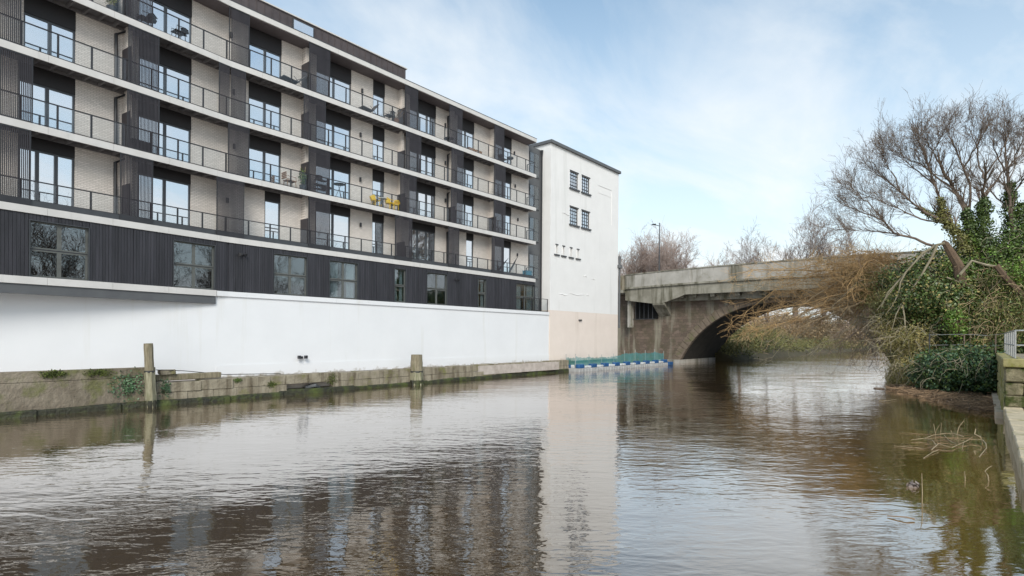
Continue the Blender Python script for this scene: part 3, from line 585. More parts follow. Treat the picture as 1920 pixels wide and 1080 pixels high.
def moor_post(name, label, x, y, wdt, z1, split, lean):
    t = thing(name, label, 'mooring post', (x, y, 0), 'mooring posts along the quay'); rp = random.Random(x)
    def col(z0, z1, w0, w1, n=10):
        m = MB(); pts = []; rad = []
        for k in range(7):
            q = k / 6; pts.append((x + lean * (z0 + (z1 - z0) * q), y, z0 + (z1 - z0) * q)); rad.append((w0 + (w1 - w0) * q) * rp.uniform(.94, 1.05) * .62)
        return m.tube(pts, rad, n)
    col(-.5, split, wdt * 1.18, wdt * 1.1, 6).build('post_foot', 'timber_pale', t); col(-.5, .30, wdt * 1.22, wdt * 1.2, 7).build('wet_foot', 'wetband', t); col(split + .002, z1, wdt, wdt * .92, 9).build('post_shaft', 'timber', t)
    MB().tube([(x + lean * split, y, split - .04), (x + lean * split, y, split + .05)], wdt * .66, 9).build('iron_band', 'dark', t)
    return t
moor_post('mooring_post', 'tall weathered timber mooring post with a pale foot, nearest to the left edge', 9.0, QF(9) - .25, .31, 2.79, 1.55, -.045)
moor_post('mooring_post', 'short thick timber mooring post further along the quay before the tower', 24.6, QF(24.6) - .22, .66, 1.97, .85, 0.0)
m = MB(); pts = [(9.2, QF(9) - .2, 1.62), (10.5, QF(10.5) + .3, 1.5), (12.5, QF(12.5) + .5, 1.22), (15.5, QF(15) + .6, 1.12)]
tag(m.tube(pts, .018, 5).build('mooring_cable', 'dark'), 'thin dark cable slack along the quay top from the tall mooring post', 'cable')
fl = thing('flood_light', 'small black twin floodlight low on the white river wall', 'floodlight', (17.27, 29.95, 1.85))
MB().box(17.2, 17.34, 29.9, 30.055, 1.85, 1.98).build('bracket', 'dark', fl)
MB().pts(*rough_block(16.98, 17.15, 29.76, 29.92, 1.85, 2.03, .0, .02)).build('lamp_head', 'dark', fl); MB().pts(*rough_block(17.39, 17.56, 29.76, 29.92, 1.85, 2.03, .0, .02)).build('lamp_head', 'dark', fl)
def ivy_patch(label, cx, cy, cz, sx, sy, sz, n, m='ivy', size=.10, name='ivy_patch', cat='ivy'):
    P, Nn = blob_points([(cx, cy, cz, sx, sy, sz)], n, (.2, 1.1)); P = P[P[:, 2] > .03]; Nn = np.tile(np.array([[-.3, -1, .4]]), (len(P), 1))
    return quads(name, leaves(P, Nn, size, .8), m, None, label=label, cat=cat, kind='stuff')
ivy_patch('dark ivy climbing the quay left of the tall mooring post', 8.25, QF(8) - .05, 1.0, .75, .10, .62, 430, 'ivy_blue', .085)
ivy_patch('small tuft of ivy right of the tall mooring post', 9.62, QF(9.6) - .08, .8, .25, .10, .42, 150, 'ivy_blue', .085)
ivy_patch('bright moss cushion on top of the quay nearest the left edge', 5.6, QF(5.5) - .02, 1.60, .42, .1, .16, 420, 'moss', .07, 'moss_cushion', 'moss')
ivy_patch('yellow-green moss trailing over the quay edge before the ivy', 7.1, QF(7) - .02, 1.58, .5, .1, .16, 300, 'moss', .07, 'moss_cushion', 'moss')
ivy_patch('broad green algae patch right of the outfall opening', 18.3, QF(18.3) - .0, .72, .4, .05, .38, 380, 'moss', .06, 'moss_cushion', 'moss')
ivy_patch('small weed tuft on the quay right of the timber baulk', 12.9, QF(12.9) - .02, .95, .22, .08, .13, 130, 'ivy', .07, 'weed_tuft', 'weed')
ivy_patch('brown-green weed low on the quay between post and outfall', 14.6, QF(14.6) - .02, .62, .3, .08, .18, 180, 'moss', .07, 'weed_tuft', 'weed')

# ================================================================== PONTOON
pn = thing('work_pontoon', 'low modular floating work pontoon with netting moored in front of the peach tower base', 'pontoon', (52.8, 28.9, 0))
px0, px1, py0, py1 = 43.6, 62.0, 27.75, 29.75
def py_at(x): return py0 + (28.36 - py0) * (62 - x) / 18.4 * .6
me_f = bpy.data.meshes.new('float_block'); P, F = rough_block(-.24, .24, -.24, .24, 0, .36, 0, .05); me_f.from_pydata(P, [], F); me_f.materials.append(M['greypl'])
x = px0
while x < px1 - .3:
    inst('float_block', me_f, Matrix.Translation((x + .25, py_at(x) + .25, -.04)), pn); x += .5
for k in range(1, 4): inst('float_block', me_f, Matrix.Translation((px0 + .25, py_at(px0) + .25 + .5 * k, -.04)), pn)
MB().box(px0 + .02, px1, py0 + .75, py1, .0, .30).build('deck', 'greypl', pn)
k = 0; x = px0
while x < px1 - .3:
    l = 1.15 if k % 2 else 1.0; l = min(l, px1 - x)
    MB().pts(*rough_block(x + .02, x + l - .02, py_at(x) + .04, py_at(x) + .46, .325, .325 + (.20 if k % 2 else .36), .0, .05)).build('bumper' if k % 2 else 'blue_float', 'whitepl' if k % 2 else 'blue', pn); x += l; k += 1
MB().pts(*rough_block(px1 - .2, px1 + .9, 27.6, 28.3, .0, .40, .0, .05)).build('blue_float', 'blue', pn)
for k, y in enumerate((28.9, 29.3, 29.7)): MB().pts(*rough_block(px0 + .03, px0 + .47, y - .19, y + .19, .325, .62, 0, .04)).build('bumper' if k % 2 == 0 else 'blue_float', 'whitepl' if k % 2 == 0 else 'blue', pn)
posts = [px0 + .1 + k * 2.25 for k in range(9)]; hts = [1.35, 1.25, 1.2, 1.25, 1.55, 1.6, 1.5, 1.6, 1.35]
for x, h in zip(posts, hts): MB().tube([(x, py_at(x) + .5, .3), (x, py_at(x) + .5, .3 + h)], .03, 6).build('net_post', 'steel', pn)
MB().tube([(px0 + .1, py1 - .1, .3), (px0 + .1, py1 - .1, 1.6)], .03, 6).build('net_post', 'steel', pn)
def net(P0, P1, h0, h1, sag, seed):
    m = MB(); P0, P1 = Vector(P0), Vector(P1); L = (P1 - P0).length; n = int(L / .085); t = (P1 - P0).normalized(); rr = random.Random(seed)
    top = lambda q: h0 + (h1 - h0) * q - sag * 4 * q * (1 - q) + .03 * math.sin(q * 23 + seed)
    nv = 22
    for k in range(n):
        a = P0 + t * (k * .085); b = a + t * .036; q = k / n; z1 = top(q)
        m.pts([(a.x, a.y, .5), (b.x, b.y, .5), (b.x, b.y, .3 + z1), (a.x, a.y, .3 + z1)], [(0, 1, 2, 3)])
    for j in range(13):
        z = .5 + j * .085; ks = [k / 12 for k in range(13)]
        for q0, q1 in zip(ks[:-1], ks[1:]):
            if z + .03 > .3 + min(top(q0), top(q1)): continue
            a = P0 + (P1 - P0) * q0; b = P0 + (P1 - P0) * q1; m.pts([(a.x, a.y - .004, z), (b.x, b.y - .004, z), (b.x, b.y - .004, z + .03), (a.x, a.y - .004, z + .03)], [(0, 1, 2, 3)])
    return m
for k in range(8):
    x0, x1 = posts[k], posts[k + 1]; net((x0, py_at(x0) + .47, 0), (x1, py_at(x1) + .47, 0), hts[k] * .82, hts[k + 1] * .82, .09, k).build('netting', 'net', pn)
net((px0 + .1, py1 - .1, 0), (px0 + .1, py_at(px0) + .5, 0), 1.05, 1.05, .1, 9).build('netting', 'net', pn)
# ================================================================== BRIDGE
br = thing('arch_bridge', 'old stone arch bridge widened with a grey concrete deck and parapet across the river', 'bridge', (72, 18, 0))
YC, ZC, RA = 17.8, -5.1, 12.4
def intr(y): return ZC + math.sqrt(max(0, RA * RA - (y - YC) ** 2)) if abs(y - YC) < 11.3 else -1.0
ys = [46, 40, 34, 29.11, 29.1] + [YC + 11.29 * math.cos(math.pi * k / 40) for k in range(41)] + [6.49, 0, -8, -16]
m = MB(); m2 = MB(); sf = MB()
for y0, y1 in zip(ys[:-1], ys[1:]):
    a, b = intr(y0), intr(y1)
    for X in (68.0, 80.0): (m if X < 70 else m2).pts([(X, y0, a), (X, y1, b), (X, y1, 9.0), (X, y0, 9.0)], [(0, 1, 2, 3)] if X > 70 else [(3, 2, 1, 0)])
    if max(a, b) > -.9: sf.pts([(68, y0, a), (68, y1, b), (80, y1, b), (80, y0, a)], [(0, 1, 2, 3)])
m.build('spandrel_wall', 'stone_b', br); m2.build('spandrel_wall', 'stone_b', br); sf.build('arch_soffit', 'arch_under', br)
a0 = math.asin(-ZC / RA); nv = 44
for k in range(nv):
    t0 = a0 + (math.pi - 2 * a0) * k / nv + .0018; t1 = a0 + (math.pi - 2 * a0) * (k + 1) / nv - .0018; rr = random.Random(k); dx = rr.uniform(0, .03)
    P = [(x, YC + r * math.cos(t), ZC + r * math.sin(t)) for x in (67.9 - dx, 68.5) for t, r in ((t0, RA - .01), (t0, RA + .95), (t1, RA + .95), (t1, RA - .01))]
    MB().box8(P).build('voussoir', 'voussoir', br)
MB().box(67.3, 80.5, 28.7, 31.5, -.6, .45).build('pier_footing', 'concrete', br); MB().box(67.3, 80.5, 4, 7.0, -.6, .45).build('pier_footing', 'concrete', br)
cb = lambda y: .34 * (1 - ((y - 15) / 21) ** 2)
def along(y0, y1, x0, x1, zf0, zf1, n=6):
    m = MB()
    for k in range(n):
        a = y0 + (y1 - y0) * k / n; b = y0 + (y1 - y0) * (k + 1) / n
        P = [(x0, a, zf0(a)), (x1, a, zf0(a)), (x1, b, zf0(b)), (x0, b, zf0(b)), (x0, a, zf1(a)), (x1, a, zf1(a)), (x1, b, zf1(b)), (x0, b, zf1(b))]
        m.box8(P)
    return m
y = 35.6
while y > -15:
    l = 5.2 if y < 31.3 else 4.3; y1 = max(y - l, -15)
    p = along(y - .02, y1 + .02, 66.0, 66.28, lambda q: 9.62 + cb(q), lambda q: 11.22 + cb(q), 3).build('parapet_panel', 'concrete', br)
    along(y - .01, y1 + .01, 65.92, 66.36, lambda q: 11.222 + cb(q), lambda q: 11.36 + cb(q), 3).build('parapet_coping', 'concrete_d', br)
    MB().box(65.95, 66.0, y1 - .13, y1 + .13, 9.66 + cb(y1), 11.2 + cb(y1)).build('pilaster_strip', 'concrete', p)
    y = y1
def fb(q):
    if q > 31.6: return 7.45 + (q - 31.6) * .14
    if q > 30.6: return 7.45
    if q > 27.6: return 7.45 + (30.6 - q) * .31
    return 8.38 + cb(q) * .3
along(35.6, -15, 65.84, 66.5, lambda q: 9.40 + cb(q), lambda q: 9.618 + cb(q), 24).build('cornice', 'concrete_d', br)
for q0, q1 in ((35.6, 31.6), (31.58, 30.62), (30.6, 27.6), (27.58, 17), (16.98, 6), (5.98, -15)): along(q0, q1, 66.04, 66.45, fb, lambda q: 9.398 + cb(q), 6).build('edge_beam', 'concrete_d', br)
along(44, -15, 66.5, 81, lambda q: 8.9, lambda q: 9.45 + cb(q), 20).build('deck_slab', 'concrete_d', br)
along(44, -15, 66.6, 80.6, lambda q: 9.452 + cb(q), lambda q: 9.50 + cb(q), 20).build('carriageway', 'asphalt', br)
along(35.6, -15, 80.7, 81, lambda q: 9.46 + cb(q), lambda q: 10.9 + cb(q), 20).build('far_parapet', 'concrete', br)
MB().box(67.15, 67.96, -4, 30.0, 7.75, 8.89).build('deck_girder', 'concrete_d', br)
for q in (31.1, 4.6):
    P = [(66.1, q - .9, 7.3), (68.3, q - .9, 5.75), (68.3, q + .7, 5.75), (66.1, q + .7, 7.3), (66.1, q - .9, 7.95), (68.3, q - .9, 8.9), (68.3, q + .7, 8.9), (66.1, q + .7, 7.95)]
    MB().box8(P).build('corbel', 'concrete_d', br)
for q in (28.2, 26.6, 24.4, 21.5, 18.5, 15.5, 12.5, 9.5): MB().box(66.46, 67.95, q - .25, q + .25, 8.1, 8.898).build('deck_bracket', 'concrete_d', br)
MB().box(66.2, 67.2, 35.62, 38.5, 9.4, 11.3).build('end_pier', 'quaystone', br); MB().box(66.0, 67.4, 35.6, 38.6, 9.0, 9.38).build('end_pier_base', 'concrete_d', br)
MB().box(67.86, 67.96, 31.9, 34.98, 5.62, 8.4).build('shadowed_opening', 'black', br)  # flat black panel stands in for the shade inside the recess
MB().box(66.5, 67.2, 35.0, 35.5, 4.5, 8.9).build('support_column', 'concrete', br)
for q in (34.6, 34.0, 33.4, 32.8, 32.2): MB().box(67.0, 67.06, q, q + .06, 5.6, 8.4).build('inspection_rail', 'frame', br)
MB().box(67.0, 67.06, 32.0, 35.0, 5.55, 5.62).build('inspection_rail', 'frame', br)
# street lamp on the bridge
pb = atX(1236, 500, 73); pt = atX(1234.5, 418, 73); ln = thing('street_lamp', 'tall slim street lamp with a single arm standing on the bridge', 'street lamp', (73, pb.y, 9.5))
MB().tube([(73, pb.y, 9.5), (73, pb.y, 13), (73, pb.y, pt.z)], [.11, .09, .06], 8).build('pole', 'frame', ln)
MB().tube([(73, pb.y, pt.z - .45), (73, pb.y + .45, pt.z - .28), (73, pb.y + .95, pt.z - .15)], .05, 6).build('arm', 'frame', ln)
MB().pts(*rough_block(72.88, 73.12, pb.y + .55, pb.y + 1.15, pt.z - .2, pt.z - .06, 0, .02)).build('lamp_head', 'frame', ln)

# ================================================================== RIGHT BANK
def sst(a, b, x):
    t = min(1, max(0, (x - a) / (b - a))); return t * t * (3 - 2 * t)
EDGE = [(43, 2.6), (46, 3.1), (49, 4.4), (51.5, 5.5), (56, 6.2), (66, 6.5), (90, 6.5), (300, 4.0)]
def edge(x):
    for (a, b), (c, d) in zip(EDGE[:-1], EDGE[1:]):
        if x <= c: return b + (d - b) * max(0, (x - a)) / (c - a)
    return EDGE[-1][1]
def gh(x, y):
    e = edge(x); q = e - y
    if q < -1: return -1.0
    top = 2.35 + 6.3 * sst(45.5, 59, x)
    return -.5 + (top + .5) * sst(-.4, 4.6 if x > 46 else 2.2, q) + .25 * mnoise.noise(Vector((x * .35, y * .35, 0)))
xs = [43.0 + .9 * i for i in range(28)] + [72, 80, 110, 160, 230, 300]; yr = [1.2, .6, .2, -.3, -1, -1.8, -2.6, -3.5, -4.5, -6, -8, -11, -16, -24, -36, -60]
m = MB(); V = []; F = []
for x in xs:
    for o_ in yr: y = edge(x) + o_; V.append((x, y, gh(x, y)))
for i in range(len(xs) - 1):
    for j in range(len(yr) - 1): k = i * len(yr) + j; F.append((k, k + len(yr), k + len(yr) + 1, k + 1))
m.pts(V, F).build('bank_ground', 'soil', kind='structure', smooth=True)
MB().box(30.6, 43.6, -45, -1.0, -.6, 2.42).build('terrace_path', 'path', kind='structure')
ld = MB().box(-14, 30.2, -45, -.82, -.8, .42).build('landing', 'paving', kind='structure')
rl = random.Random(11); x = 9.0
while x < 30:
    l = min(rl.uniform(1.1, 1.6), 30.05 - x)
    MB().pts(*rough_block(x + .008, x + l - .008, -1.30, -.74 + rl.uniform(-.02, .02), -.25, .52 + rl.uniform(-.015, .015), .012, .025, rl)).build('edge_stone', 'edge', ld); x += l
for rw, (y0, y1) in enumerate(((-2.0, -1.315), (-2.75, -2.012), (-3.5, -2.76), (-4.4, -3.51))):
    x = 9.0 + .3 * rw
    while x < 30:
        l = min(rl.uniform(.8, 1.4), 30.02 - x)
        if l > .15: MB().pts(*rough_block(x + .01, x + l - .01, y0 + .008, y1 - .008, .35, .51 + rl.uniform(-.02, .015), .008, .02, rl)).build('paving_slab', 'paving', ld)
        x += l
MB().box(9, 30, -1.2, -.80, -.8, -.26).build('landing_footing', 'wetband', ld)
pw = thing('retaining_wall', 'rough mossy stone retaining wall with flat coping at the right edge of the river', 'stone wall', (34, -1.5, 0))
MB().box(30.3, 43.4, -12, -1.05, -.6, 2.10).build('wall_core', 'pierstone', pw); MB().box(42.8, 43.5, -1.05, 2.4, -.6, 2.2).build('wall_core', 'pierstone', pw)
zc_ = [.50, .98, 1.5, 2.105]
for r_, (z0, z1) in enumerate(zip(zc_[:-1], zc_[1:])):
    y = -.74
    while y > -5:
        l = rl.uniform(.45, .95) if not (r_ == 1 and y == -.74) else .6
        MB().pts(*rough_block(30.0 + rl.uniform(-.03, .03), 30.45, y - l + .012, y - .012, z0 + .012, z1 - .012, .02, .05, rl)).build('wall_stone', 'pierstone', pw); y -= l
    x = 30.46
    while x < 43.2:
        l = min(rl.uniform(.6, 1.2), 43.25 - x)
        MB().pts(*rough_block(x + .012, x + l - .012, -1.05, -.74 + rl.uniform(-.03, .03), z0 + .012 - (.9 if r_ == 0 else 0), z1 - .012, .02, .05, rl)).build('wall_stone', 'lichen', pw); x += l
    y = -.72
    while y < 2.3:
        l = min(rl.uniform(.6, 1.1), 2.45 - y); MB().pts(*rough_block(42.55, 42.85, y + .01, y + l - .01, z0 + .012 - (.9 if r_ == 0 else 0), z1 - .012, .02, .05, rl)).build('wall_stone', 'lichen', pw); y += l
y = -.68
while y > -5: MB().pts(*rough_block(29.9, 30.75, y - 1.3, y - .012, 2.12, 2.46, .01, .03, rl)).build('coping_stone', 'lichen', pw); y -= 1.31
x = 30.77
while x < 43: MB().pts(*rough_block(x, x + 1.28, -1.32, -.68, 2.12, 2.46, .012, .03, rl)).build('coping_stone', 'lichen', pw); x += 1.3
MB().box(30.46, 43, -.74, -.50, -.6, .26).build('wall_ledge', 'paving', pw)
rg = thing('metal_railing', 'galvanised two-rail metal railing on the stone retaining wall', 'railing', (36, -1.1, 2.46))
xp = [30.32, 32.0, 34.2, 36.8, 39.6, 42.6]
for x in xp: MB().tube([(x, -1.08, 2.45), (x, -1.08, 3.56)], .035, 8).build('post', 'steel', rg); MB().box(x - .08, x + .08, -1.16, -1.0, 2.462, 2.475).build('base_plate', 'dark', rg)
for y in (-2.9, -4.7): MB().tube([(30.32, y, 2.45), (30.32, y, 3.56)], .035, 8).build('post', 'steel', rg)
for z in (3.58, 2.99):
    MB().tube([(42.6, -1.08, z), (30.32, -1.08, z), (30.3, -1.2, z), (30.3, -5.5, z)], .03, 8).build('rail', 'steel', rg)
fn = thing('wire_fence', 'old grey post and rail fence above the ivy bush behind the retaining wall', 'fence', (44, .8, 2.3))
for y in (-.7, .75, 2.45): MB().tube([(44.0, y, 2.2), (44.0, y, 3.55)], .035, 6).build('post', 'frame' if y > 2 else 'bark', fn)
for z in (3.48, 2.84): MB().tube([(44.0, 2.5, z), (44.0, .8, z + .05), (43.9, -.3, z - .02), (42.6, -1.08, z + .08)], .012, 5).build('rail', 'steel', fn)

# ------------------------------------------------------------------ foliage
def rv(rr, s): return Vector((rr.gauss(0, s), rr.gauss(0, s), rr.gauss(0, s)))
def terrain_leaves(n, x0, x1, q0, q1, lift, test=None):
    X = RNG.uniform(x0, x1, n * 2); Q = RNG.uniform(q0, q1, n * 2); P = []; 
    for x, q in zip(X, Q):
        y = edge(x) - q; c = mnoise.noise(Vector((x * .55, y * .55, 3.3))); 
        if test and not test(x, y, q, c): continue
        P.append((x, y, gh(x, y) + RNG.uniform(0, 1) ** 1.5 * lift * (1 + c)))
        if len(P) >= n: break
    P = np.array(P); return P, np.tile(np.array([[-.75, .35, .75]]), (len(P), 1))
P, Nn = terrain_leaves(34000, 44, 66, 1.0, 13, .9, lambda x, y, q, c: c > -.12); quads('ivy_ground_cover', leaves(P, Nn, .16, .8), 'ivy', None, label='dark ivy ground cover over the right bank embankment', cat='ivy', kind='stuff')
P, Nn = terrain_leaves(20000, 44, 66, .6, 13, 1.1, lambda x, y, q, c: c < .05); quads('bramble_cover', leaves(P, Nn, .15, 1.0, .5), 'olive', None, label='olive brown brambles over the right bank embankment', cat='brambles', kind='stuff')
P, Nn = terrain_leaves(9000, 43.8, 62, .1, 3.2, .8); quads('dry_grass', leaves(P, np.tile([[-.6, .6, .1]], (len(P), 1)), .26, .6, .22), 'dry', None, label='pale dry grass at the foot of the right bank', cat='grass', kind='stuff')
def bush(name, label, cat, spots, n, m, size, jit=.75, asp=.75, shell=(.55, 1.08), group=None, twigs=None, m2='olive', mix2=.16, vines=0):
    B = []
    for px, py, X, r in spots: p = atX(px, py, X); B.append((p.x, p.y, p.z, r * .95, r * 1.05, r))
    c = np.mean(np.array(B)[:, :3], 0); t = thing(name, label, cat, (c[0], c[1], max(0.02, min(b[2] - b[5] for b in B))), group)
    P, Nn = blob_points(B, n, shell, .25); ok = P[:, 2] > .05; P, Nn = P[ok], Nn[ok]
    cut = int(len(P) * (1 - mix2)); P2 = P[cut:] + Nn[cut:] * .04; quads('foliage', leaves(P[:cut], Nn[:cut], size, jit, asp), m, t)
    if mix2: quads('foliage', leaves(P2, Nn[cut:], size * 1.15, jit, asp), m2, t)
    mb = MB(); rr = random.Random(int(n))
    for b in B:
        for k in range(14):
            d = Vector((rr.gauss(0, 1), rr.gauss(0, 1), abs(rr.gauss(.3, .8)))).normalized(); p0 = Vector((b[0], b[1], b[2] - b[5] * .6)); p1 = Vector(b[:3]) + Vector((d.x * b[3], d.y * b[4], d.z * b[5])) * 1.05
            mb.tube([p0, (p0 + p1) / 2 + Vector((rr.uniform(-.2, .2), rr.uniform(-.2, .2), .25)), p1], [.03, .02, .008], 4, False)
    for k in range(vines):                                         # bare vines and shoots hanging over the outside
        b = rr.choice(B); a = rr.uniform(1.4, 4.2); e = rr.uniform(-.1, 1.1); d = Vector((math.cos(a) * math.cos(e), math.sin(a) * math.cos(e), math.sin(e))); p = Vector(b[:3]) + Vector((d.x * b[3], d.y * b[4], d.z * b[5])) * 1.04; T = [p]; g_ = Vector((d.x * .5, d.y * .5, rr.uniform(-.6, .6)))
        for q in range(5): g_ = (g_ + rv(rr, .3) + Vector((-.05, .03, -.18))).normalized(); p = p + g_ * rr.uniform(.12, .34); T.append(p)
        mb.tube(T, [.014, .013, .012, .010, .009, .007], 3, False)
    mb.build('stems', twigs or 'drift', t); return t
bush('ivy_bush', 'dense blue-green ivy bush draped over the retaining wall above the driftwood', 'bush', [(1752, 692, 42.6, 1.15), (1786, 690, 42.2, 1.25), (1822, 690, 41.9, 1.25), (1848, 694, 41.6, 1.1), (1770, 712, 42.0, .9), (1835, 712, 41.6, .9), (1735, 705, 43, .8)], 21000, 'ivy_blue', .125, vines=70, twigs='limb', m2='ivy', mix2=.3)
bush('ivy_thicket', 'dark green ivy thicket on the bank below the broken brown trunk', 'thicket', [(1735, 560, 47.5, 1.9), (1790, 580, 47, 1.9), (1758, 515, 50, 1.9), (1705, 590, 49, 1.5), (1800, 625, 46, 1.4), (1700, 530, 52, 1.7)], 30000, 'ivy', .15, vines=60, twigs='limb', m2='dry', mix2=.13)
bush('bramble_thicket', 'brown-olive bramble thicket at the right edge behind the metal railing', 'thicket', [(1880, 580, 46.5, 1.8), (1918, 590, 46, 1.9), (1850, 600, 46, 1.5), (1900, 540, 48, 1.8), (1850, 545, 48, 1.6), (1925, 630, 45, 1.3), (1860, 636, 45, 1.0)], 15000, 'olive', .13, 1.0, .45, (.3, 1.1), None, 'twigbrown', m2='ivy', mix2=.3, vines=120)
bush('ivy_mound', 'green ivy mound on top of the bank around the tree feet', 'thicket', [(1825, 490, 51, 1.6), (1870, 505, 50, 1.7), (1905, 480, 51, 1.9), (1940, 470, 51, 2.0), (1800, 515, 49, 1.2)], 20000, 'ivy', .14, vines=60, twigs='limb', mix2=.2, m2='lime')
bush('yellow_scrub', 'yellowish dry scrub falling to the water left of the ivy bush', 'scrub', [(1690, 655, 46.5, 1.25), (1712, 690, 44.8, 1.0), (1675, 615, 48, 1.2), (1720, 640, 45.5, 1.1), (1690, 700, 45.5, .7)], 12000, 'dry', .17, 1.0, .25, (.3, 1.1), None, 'limb', m2='olive', mix2=.3, vines=150)
bush('olive_shrub', 'olive leafy shrub overhanging the water between willow twigs and dry scrub', 'shrub', [(1665, 575, 51, 1.4), (1640, 540, 54, 1.5), (1690, 560, 50, 1.2), (1610, 520, 57, 1.3)], 9000, 'olive', .14, 1.0, .5, (.4, 1.1), None, 'twigbrown')
bush('green_sapling', 'small bright lime-green leafy shrub above the wire fence', 'shrub', [(1793, 606, 44.6, .62), (1790, 588, 44.7, .45), (1798, 622, 44.6, .45)], 1500, 'lime', .12)
bush('laurel_shrub', 'fresh green leafy shrub at the far right edge above the brambles', 'shrub', [(1908, 512, 46.5, .8), (1925, 520, 46.5, .8)], 1800, 'lime', .12)

# ------------------------------------------------------------------ bare trees
def grow(ms, rr, p, d, L, r, lev, P):
    n = P['seg'][lev]; pts = [p]; rad = [r]; dirs = []
    for i in range(n):
        d = (d + rv(rr, P['wob'][lev]) + Vector((0, 0, P['trop'][lev]))).normalized(); p = p + d * (L / n); pts.append(p); dirs.append(d); rad.append(max(P['rmin'], r * (1 - P['taper'] * (i + 1) / n)))
    ms[0 if lev <= P['woodlev'] else 1].tube(pts, rad, 6 if lev == 0 else (4 if lev == 1 else 3), False)
    if lev + 1 < len(P['seg']):
        for c in range(P['nch'][lev]):
            t = rr.uniform(P['from'][lev], 1.0) * n; i = min(n - 1, int(t)); q = pts[i] + (pts[i + 1] - pts[i]) * (t - i)
            a = rr.uniform(0, 2 * math.pi); b = dirs[i]; u = b.cross(Vector((.3, .5, .8))).normalized(); v_ = b.cross(u); sp = R(rr.uniform(*P['ang'][lev]))
            nd = b * math.cos(sp) + (u * math.cos(a) + v_ * math.sin(a)) * math.sin(sp)
            grow(ms, rr, q, nd, L * P['ratio'][lev] * rr.uniform(.65, 1.2), max(P['rmin'], rad[i] * .58), lev + 1, P)
UP = dict(seg=[6, 5, 4, 3, 2], wob=[.06, .10, .14, .2, .2], trop=[.05, .12, .12, .08, .06], nch=[9, 7, 6, 4], ratio=[.6, .58, .52, .5], ang=[(15, 40), (15, 40), (18, 45), (20, 45)], taper=.75, rmin=.013, woodlev=1)
UP['from'] = [.2, .2, .15, .1]
def tree(name, label, base, h, r, seed, m, P=UP, lean=(0, 0), group=None, stems=1):
    rr = random.Random(seed); t = thing(name, label, 'tree', base, group); ms = (MB(), MB())
    for s in range(stems):
        d = Vector((lean[0] + rr.uniform(-.35, .35) * (stems > 1), lean[1] + rr.uniform(-.35, .35) * (stems > 1), 1)).normalized()
        grow(ms, rr, Vector(base), d, h * rr.uniform(.75, 1.0) * .72, r, 0, P)
    ms[0].build('trunk', m, t); ms[1].build('crown', m, t); return t
G1 = 'bare trees beyond the bridge'
def btree(label, px, pytop, X, seed, m, stems=2, zb=6.0, P=UP):
    pb = atX(px, 500, X); pt = atX(px, pytop, X); tree('bare_tree', label, (X, pb.y, zb), (pt.z - zb) * (.78 if m == 'bark_blue' else .80), .20, seed, m, P, group=G1, stems=stems)
btree('dense bare tree directly right of the white tower', 1185, 428, 92, 21, 'bark_far', 6)
btree('bare tree right behind the street lamp', 1222, 430, 96, 22, 'bark_far', 6)
btree('bare spreading tree right of the street lamp', 1262, 442, 90, 23, 'bark_far', 6)
btree('small bare bush-like tree low over the parapet', 1345, 474, 110, 24, 'bark_far', 4)
btree('low pale bare tree left of the grey trees', 1388, 476, 120, 29, 'bark_far', 3)
btree('grey bare tree rising left over the orange twigs', 1440, 420, 100, 25, 'bark_blue', 2)
btree('tall grey bare tree over the middle of the bridge', 1490, 386, 92, 26, 'bark_blue', 2)
btree('grey bare tree left of the big ivy-clad tree', 1545, 395, 90, 27, 'bark_blue', 2)
rr = random.Random(77)
for k, (x, y, h) in enumerate(((2, -17, 12), (10, -21, 14), (19, -27, 13), (33, -31, 16), (46, -33, 17), (58, -36, 17))):
    tree('bare_tree', 'bare tree on the landing side, %s along the bank outside the view' % ('first', 'second', 'third', 'fourth', 'fifth', 'sixth')[k], (x, y, .5), h, .22, 90 + k, 'bark', UP, group='bare trees behind the landing', stems=3)
B = [(-6 + 50 * k / 26, -17 - rr.uniform(0, 5), 2.0 + rr.uniform(0, 1.6), 2.4, 2.0, 2.6) for k in range(27)]
P, Nn = blob_points(B, 14000, (.5, 1.1)); quads('hedge', leaves(P, Nn, .42, .9), 'ivy', None, label='long dark hedge along the back of the landing', cat='hedge')
